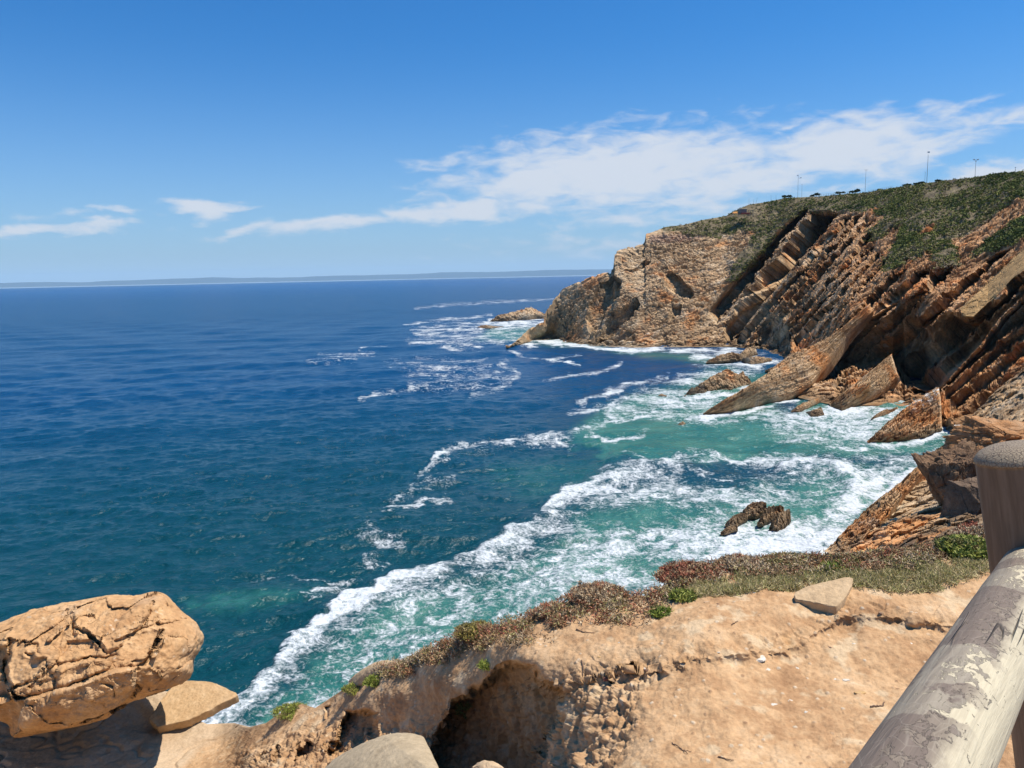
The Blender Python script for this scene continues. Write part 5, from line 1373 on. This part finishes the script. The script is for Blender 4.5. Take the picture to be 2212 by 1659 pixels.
def log(name, p0, p1, r0_, r1_, mat, seed, dome=0.0, pale_fn=None):
    p0, p1 = np.asarray(p0, float), np.asarray(p1, float)
    ln = np.linalg.norm(p1 - p0)
    nn, sg = int(max(60, ln * 150)), 120
    k = np.linspace(0, 1, nn)
    if dome:                                          # rows bunch up for the rounded top
        hd = np.sin(np.linspace(0, np.pi / 2, 16)) * dome
        rr_ = np.cos(np.linspace(0, np.pi / 2, 16)) ** .8
        rr_[-1] = .002
        k = np.concatenate([k, 1 + hd / ln])
        rad = np.concatenate([r0_ + (r1_ - r0_) * k[:nn], r1_ * (1 + .03) * rr_])
        rad[nn - 1] = r1_
    else:
        k = np.concatenate([[0], k, [1]])
        rad = np.concatenate([[.001], r0_ + (r1_ - r0_) * k[1:-1], [.001]])
    path = p0 + (p1 - p0) * k[:, None]
    a = np.linspace(0, 2 * np.pi, sg, endpoint=False)
    tc = np.stack([np.repeat((k * ln)[:, None], sg, 1), rad[:, None] * np.cos(a)[None], rad[:, None] * np.sin(a)[None]], -1)
    q = np.stack([tc[..., 0] / .5, tc[..., 1] / .08, tc[..., 2] / .08], -1)
    rr2 = rad[:, None] * (1 + .034 * fbm(q, 3, seed) + .014 * fbm(q * (2, 4, 4), 3, seed + 1))
    ax = norm(p1 - p0)
    ref = np.array([0, 0, 1.]) if abs(ax[2]) < .9 else np.array([0., 1, 0])
    s = norm(np.cross(ax, ref)); u = np.cross(s, ax)
    v = path[:, None] + rr2[..., None] * (np.cos(a)[None, :, None] * s + np.sin(a)[None, :, None] * u)
    n_ = len(k)
    i, j = np.meshgrid(np.arange(n_ - 1), np.arange(sg), indexing='ij')
    f = np.stack([i * sg + j, i * sg + (j + 1) % sg, (i + 1) * sg + (j + 1) % sg, (i + 1) * sg + j], -1).reshape(-1, 4)
    pale_zone = pale_fn(k, a, nn) if pale_fn else np.zeros((n_, sg))
    o = mesh_obj(name, v, f, mat, True, attrs={'tc': tc, 'pale_zone': pale_zone})
    recenter(o, p0)
    under(o, fence)
    return o
RA, RB = at_d(926, 768, .85), at_d(1041, 560, 1.67)
rd_ = RB - RA
rail0, rail1 = RA - rd_ * 1.25, RB + rd_ * 1.3
s_ = norm(np.cross(norm(rd_), [0, 0, 1.]))
log('rail', rail0, rail1, .0585, .0585, MAT_RAIL, 601, pale_fn=lambda k, a, nn: (np.cos(a) * (1 if s_[0] > 0 else -1) * .5 + .5)[None] * np.ones((len(k), 1)))
pt = at_d(1021.5, 459, 1.62)
pb = at_d(1062, 770, 1.62 * 1.02)
pd_ = norm(pb - pt)
log('post', pt + pd_ * 1.55, pt, .085, .085, MAT_POST, 602, dome=.036, pale_fn=lambda k, a, nn: np.repeat(sst(np.arange(len(k)), nn - 2, nn + 1)[:, None], len(a), 1))
far_p = rail0 + rd_ * .2 + np.array([-.10, .10, 0])
log('post', far_p + (0, 0, -1.25), far_p + (0, 0, .12), .088, .088, MAT_POST, 603, dome=.036, pale_fn=lambda k, a, nn: np.repeat(sst(np.arange(len(k)), nn - 2, nn + 1)[:, None], len(a), 1))


# ------------------------------------------------------------------ masts and small things on the ridge
def ridge_depth(px):
    return float(np.interp(px, x_c, dS)) + 4.0
def tube_obj(name, path, radii, mat, root, seg=8):
    v, f = tube(path, radii, seg)
    o = mesh_obj(name, v, f, mat, True)
    recenter(o, path[0])
    under(o, root)
    return o
def box_obj(name, c, sx, sy, sz, mat, root, rz=0.0, bevel=.12):
    a = np.array([(x, y, z) for z in (-1, 1) for x, y in ((-1, -1), (1, -1), (1, 1), (-1, 1))], float)
    inn = a.copy(); inn[:, 2] *= 1; 
    v = np.concatenate([a * (1, 1, 1 - bevel), a[:4] * (1 - bevel, 1 - bevel, 1), a[4:] * (1 - bevel, 1 - bevel, 1)])
    f = [(0, 1, 5, 4), (1, 2, 6, 5), (2, 3, 7, 6), (3, 0, 4, 7), (0, 3, 2, 1), (4, 5, 6, 7)]
    f = [(0, 1, 5, 4), (1, 2, 6, 5), (2, 3, 7, 6), (3, 0, 4, 7), (8, 9, 1, 0), (9, 10, 2, 1), (10, 11, 3, 2), (11, 8, 0, 3), (12, 4, 5, 13), (13, 5, 6, 14), (14, 6, 7, 15), (15, 7, 4, 12), (11, 10, 9, 8), (12, 13, 14, 15)]
    v = v * (sx / 2, sy / 2, sz / 2)
    cs, sn = math.cos(rz), math.sin(rz)
    v = np.stack([v[:, 0] * cs - v[:, 1] * sn, v[:, 0] * sn + v[:, 1] * cs, v[:, 2]], -1)
    o = mesh_obj(name, v, np.array(f), mat)
    o.location = tuple(c)
    if root is not None:
        under(o, root)
    return o
def mast(px, ytop, ybase, label, heads, rad=.10):
    d = ridge_depth(px)
    b, t = at_d(px, ybase + 2.5, d), at_d(px, ytop, d)
    t = np.array([b[0], b[1], t[2]])
    root = empty('light_mast', b)
    tag(root, label, 'light mast', 'light masts along the ridge')
    tube_obj('pole', [b, (b + t) / 2, t], [rad, rad * .85, rad * .6], MAT_STEEL, root)
    for dx, dz, s in heads:
        if abs(dx) > .3:
            tube_obj('arm', [t + (0, 0, dz), t + (dx, 0, dz)], [.09, .09], MAT_STEEL, root, 6)
        s *= .75
        box_obj('lamp_head', t + (dx, 0, dz + s * .3), s, s * .5, s * .7, MAT_LAMP, root)
mast(797.6, 176.6, 197, 'tall twin lamp mast at the left of the ridge', [(-.3, .3, 1.0), (1.6, -1.2, 1.0)])
mast(801.6, 185, 197, 'shorter thin pole right of the twin lamp mast', [(0, .1, .6)], .075)
mast(865, 170.4, 192, 'slim mast with a short cross bar near the middle of the ridge', [(-.7, 0, .4), (.7, 0, .4)])
mast(926.6, 155.2, 183, 'tallest mast with one boxy lamp on the ridge', [(.2, .9, 1.3)], .13)
mast(924.6, 173, 183, 'short pole just left of the tallest boxy mast', [(0, .1, .5)], .075)
mast(974.8, 160.8, 177, 'mast with three lamp heads towards the right of the ridge', [(-.9, .2, .9), (.9, .2, .9), (0, -.5, .7)])
mast(1015, 168.4, 172, 'short lamp post at the right edge of the photo', [(0, .2, .6)], .12)
for px, yt, yb, lb in ((749, 198.4, 205, 'leftmost thin pole above the ridge hut'), (753.6, 199.6, 204, 'shortest thin pole above the ridge hut'), (771, 195.2, 201, 'thin dark pole left of the twin lamp mast'), (776, 195.2, 200, 'thin dark pole nearest the twin lamp mast')):
    d = ridge_depth(px)
    b = at_d(px, yb + 2, d); t = at_d(px, yt, d)
    o = mesh_obj('pole', *tube([b, (b + t) / 2, t], [.08, .07, .06], 8), MAT_STEEL, True)
    recenter(o, b)
    tag(o, lb, 'pole', 'thin poles on the ridge')
d = ridge_depth(756)
b, t = at_d(755.5, 205, d), at_d(757.4, 197.6, d)
o = mesh_obj('pole', *tube([b, (b + t) / 2, t], [.08, .07, .06], 8), MAT_STEEL, True); recenter(o, b); tag(o, 'slanting thin pole above the ridge hut', 'pole', 'thin poles on the ridge')
# wire fence along the skyline
def wire_fence(x0, x1, hpx, label):
    xs = np.linspace(x0, x1, 14)
    ys = np.interp(xs, SKY[:, 0], SKY[:, 1])
    root = empty('wire_fence', at_d(xs[0], ys[0], ridge_depth(xs[0])))
    tag(root, label, 'fence', 'wire fences on the skyline')
    bs = [at_d(x, y + 1, ridge_depth(x)) for x, y in zip(xs, ys)]
    hh = hpx * ridge_depth(x0) / FPX
    for b in bs:
        tube_obj('fence_post', [b, b + (0, 0, hh)], [.06, .06], MAT_STEEL, root, 6)
    for q in (.55, .95):
        tube_obj('wire', [b + (0, 0, hh * q) for b in bs], [.03] * len(bs), MAT_STEEL, root, 4)
wire_fence(819, 850, 3.2, 'faint wire fence on the skyline between the ridge trees')
wire_fence(868, 892, 2.8, 'faint wire fence on the skyline right of the slim mast')
# lookout hut with deck posts, and the orange earth beside it
MAT_HUT, MAT_RED, MAT_ORANGE = plain('grey_planks', (.20, .19, .17), .9), plain('red_paint', (.26, .06, .04), .7), plain('orange_canvas', (.55, .24, .06), .8)
dh = ridge_depth(744) - 22
hb = at_d(744, 214.5, dh)
hut = empty('lookout_hut', hb)
tag(hut, 'small grey and red lookout hut with posts on the far hill', 'hut')
box_obj('wall', hb + (-1.0, 0, 1.5), 4.2, 3, 3.0, MAT_HUT, hut, .2, .04)
box_obj('roof', hb + (-1.0, 0, 3.15), 4.8, 3.6, .3, MAT_STEEL, hut, .2)
box_obj('deck', hb + (.2, -1.9, .5), 5.5, 2.2, .8, MAT_RED, hut, .2, .06)
for q in (2.6, 3.8, 5.0, 5.9):
    tube_obj('post', [hb + (q, -.5, -1), hb + (q, -.5, 2.4)], [.14, .12], MAT_HUT, hut, 6)
box_obj('handrail', hb + (4.2, -.5, 2.4), 3.8, .2, .2, MAT_HUT, hut)
tb = at_d(735.5, 215, dh)
tent = empty('canvas_shelter', tb)
tag(tent, 'tiny orange canvas shelter left of the lookout hut', 'shelter')
vt = np.array([(-2, -1, 1.0), (2, -1, 1.0), (2, 1, 1.0), (-2, 1, 1.0), (-1.2, 0, 2.0), (1.2, 0, 2.0)], float)
cv = mesh_obj('canopy', vt, [np.array([(0, 1, 5, 4), (2, 3, 4, 5), (3, 2, 1, 0)]), np.array([(1, 2, 5), (3, 0, 4)])], MAT_ORANGE)
cv.parent = tent
for sx_, sy_ in ((-1.8, -.9), (1.8, -.9), (-1.8, .9), (1.8, .9)):
    tube_obj('pole', [tb + (sx_, sy_, -1), tb + (sx_, sy_, 1.0)], [.08, .08], MAT_STEEL, tent, 6)
sb = at_d(818.8, 198.4, ridge_depth(818.8) - 12)
sg_ = empty('sign_post', sb)
tag(sg_, 'small white marker post below the ridge fence', 'sign')
box_obj('panel', sb + (0, 0, 1.1), .5, .12, .9, plain('white_paint', (.7, .7, .68), .6), sg_)
tube_obj('pole', [sb + (0, 0, -.6), sb + (0, 0, .7)], [.1, .1], MAT_STEEL, sg_, 6)
# wind-bent bushes on the skyline
def ridge_tree(px, wpx, hpx, label, seed):
    d = ridge_depth(px) - 2
    y = float(np.interp(px, SKY[:, 0], SKY[:, 1])) + 1.2
    c = at_d(px, y, d)
    r = np.random.default_rng(seed)
    wr_, hr_ = wpx * d / FPX / 2, hpx * d / FPX
    root = empty('ridge_tree', c)
    tag(root, label, 'tree', 'wind bent bushes on the skyline')
    n = 40
    th, q = r.uniform(0, 6.28, n), np.sqrt(r.uniform(0, 1, n))
    p = c + np.stack([q * np.cos(th) * wr_ + .3 * wr_, q * np.sin(th) * wr_, hr_ * (.45 + .45 * r.uniform(0, 1, n) * (1 - q * .5))], -1)
    v, f, k = tufts(p, np.full(n, .5), np.full(n, .5), 12, .3, np.tile([(.035, .05, .018)], (n, 1)) * r.uniform(.7, 1.5, (n, 1)), seed)
    o = mesh_obj('crown', v, f, MAT_SCRUB, False, col=k); recenter(o, c); under(o, root)
    tube_obj('trunk', [c + (0, 0, -.6), c + (.1 * wr_, 0, hr_ * .3), c + (.3 * wr_, 0, hr_ * .65)], [.16, .13, .07], tw_m, root, 6)
for i, (px, wp, hp, lb) in enumerate(((784, 5.5, 4.5, 'dark round bush on the skyline left of the twin lamp mast'), (788.6, 4.5, 4.2, 'small dark bush touching the left of the twin lamp mast'), (811.5, 4, 3.2, 'tiny bush right of the short thin pole'),
        (816, 6, 5, 'bushy tree above the white marker post'), (838.5, 9, 5, 'wide flat topped bush in the gap of the skyline fence'), (852, 8, 4.5, 'dark dense bush left of the slim mast'), (856.5, 4.5, 6, 'little leaning tree on top of the dark dense bush'),
        (878.6, 2.6, 2.6, 'tiny lone bush right of the slim mast'), (906, 8, 3, 'low dark hedge bush left of the tallest mast'), (916, 7, 3, 'low bush close to the left of the tallest mast'), (921, 5, 3.2, 'rounded low bush at the foot of the tallest mast'), (937, 5, 3, 'small bush right of the tallest mast'))):
    ridge_tree(px, wp, hp, lb, 700 + i)

# ------------------------------------------------------------------ far coast and the air
mh, th_ = new_mat('far_land')
finish(th_, (.05, .07, .085), .95, .1)
azf = np.radians(np.linspace(-48, 30, 400))
hgtf = 300 + 130 * fbm(np.stack([azf * 9, 0 * azf, 0 * azf], -1), 5, 801) + 120 * np.interp(np.degrees(azf), [-48, -20, 0, 20], [-.6, 0, .5, .9])
RF = 52000.
ringF = [np.stack([(RF + dr) * np.sin(azf), (RF + dr) * np.cos(azf), z], -1) for dr, z in ((0, -5 + 0 * azf), (300, hgtf * .55), (1200, hgtf), (3200, hgtf * .9), (3600, -5 + 0 * azf))]
fl_ = mesh_obj('hills', np.stack(ringF, 1), grid_faces(400, 5), mh, True)
tag(fl_, kind='structure')

# one even body of sea air round everything: far things fade to blue
ma, ta = new_mat('air')
vol = ta.n('ShaderNodeVolumePrincipled', {'Color': (.50, .76, 1.0), 'Density': 1.7e-5, 'Anisotropy': 0.0})
ta.n('ShaderNodeOutputMaterial', {1: vol.outputs[0]})
bx = np.array([(x, y, z) for z in (-8.0, 900.0) for x, y in ((-60000, -3000), (60000, -3000), (60000, 60000), (-60000, 60000))], float)
hz_ = mesh_obj('haze', bx, np.array([(0, 3, 2, 1), (4, 5, 6, 7), (0, 1, 5, 4), (1, 2, 6, 5), (2, 3, 7, 6), (3, 0, 4, 7)]), ma)
tag(hz_, 'thin even sea haze filling the air over the bay', 'haze', kind='stuff')
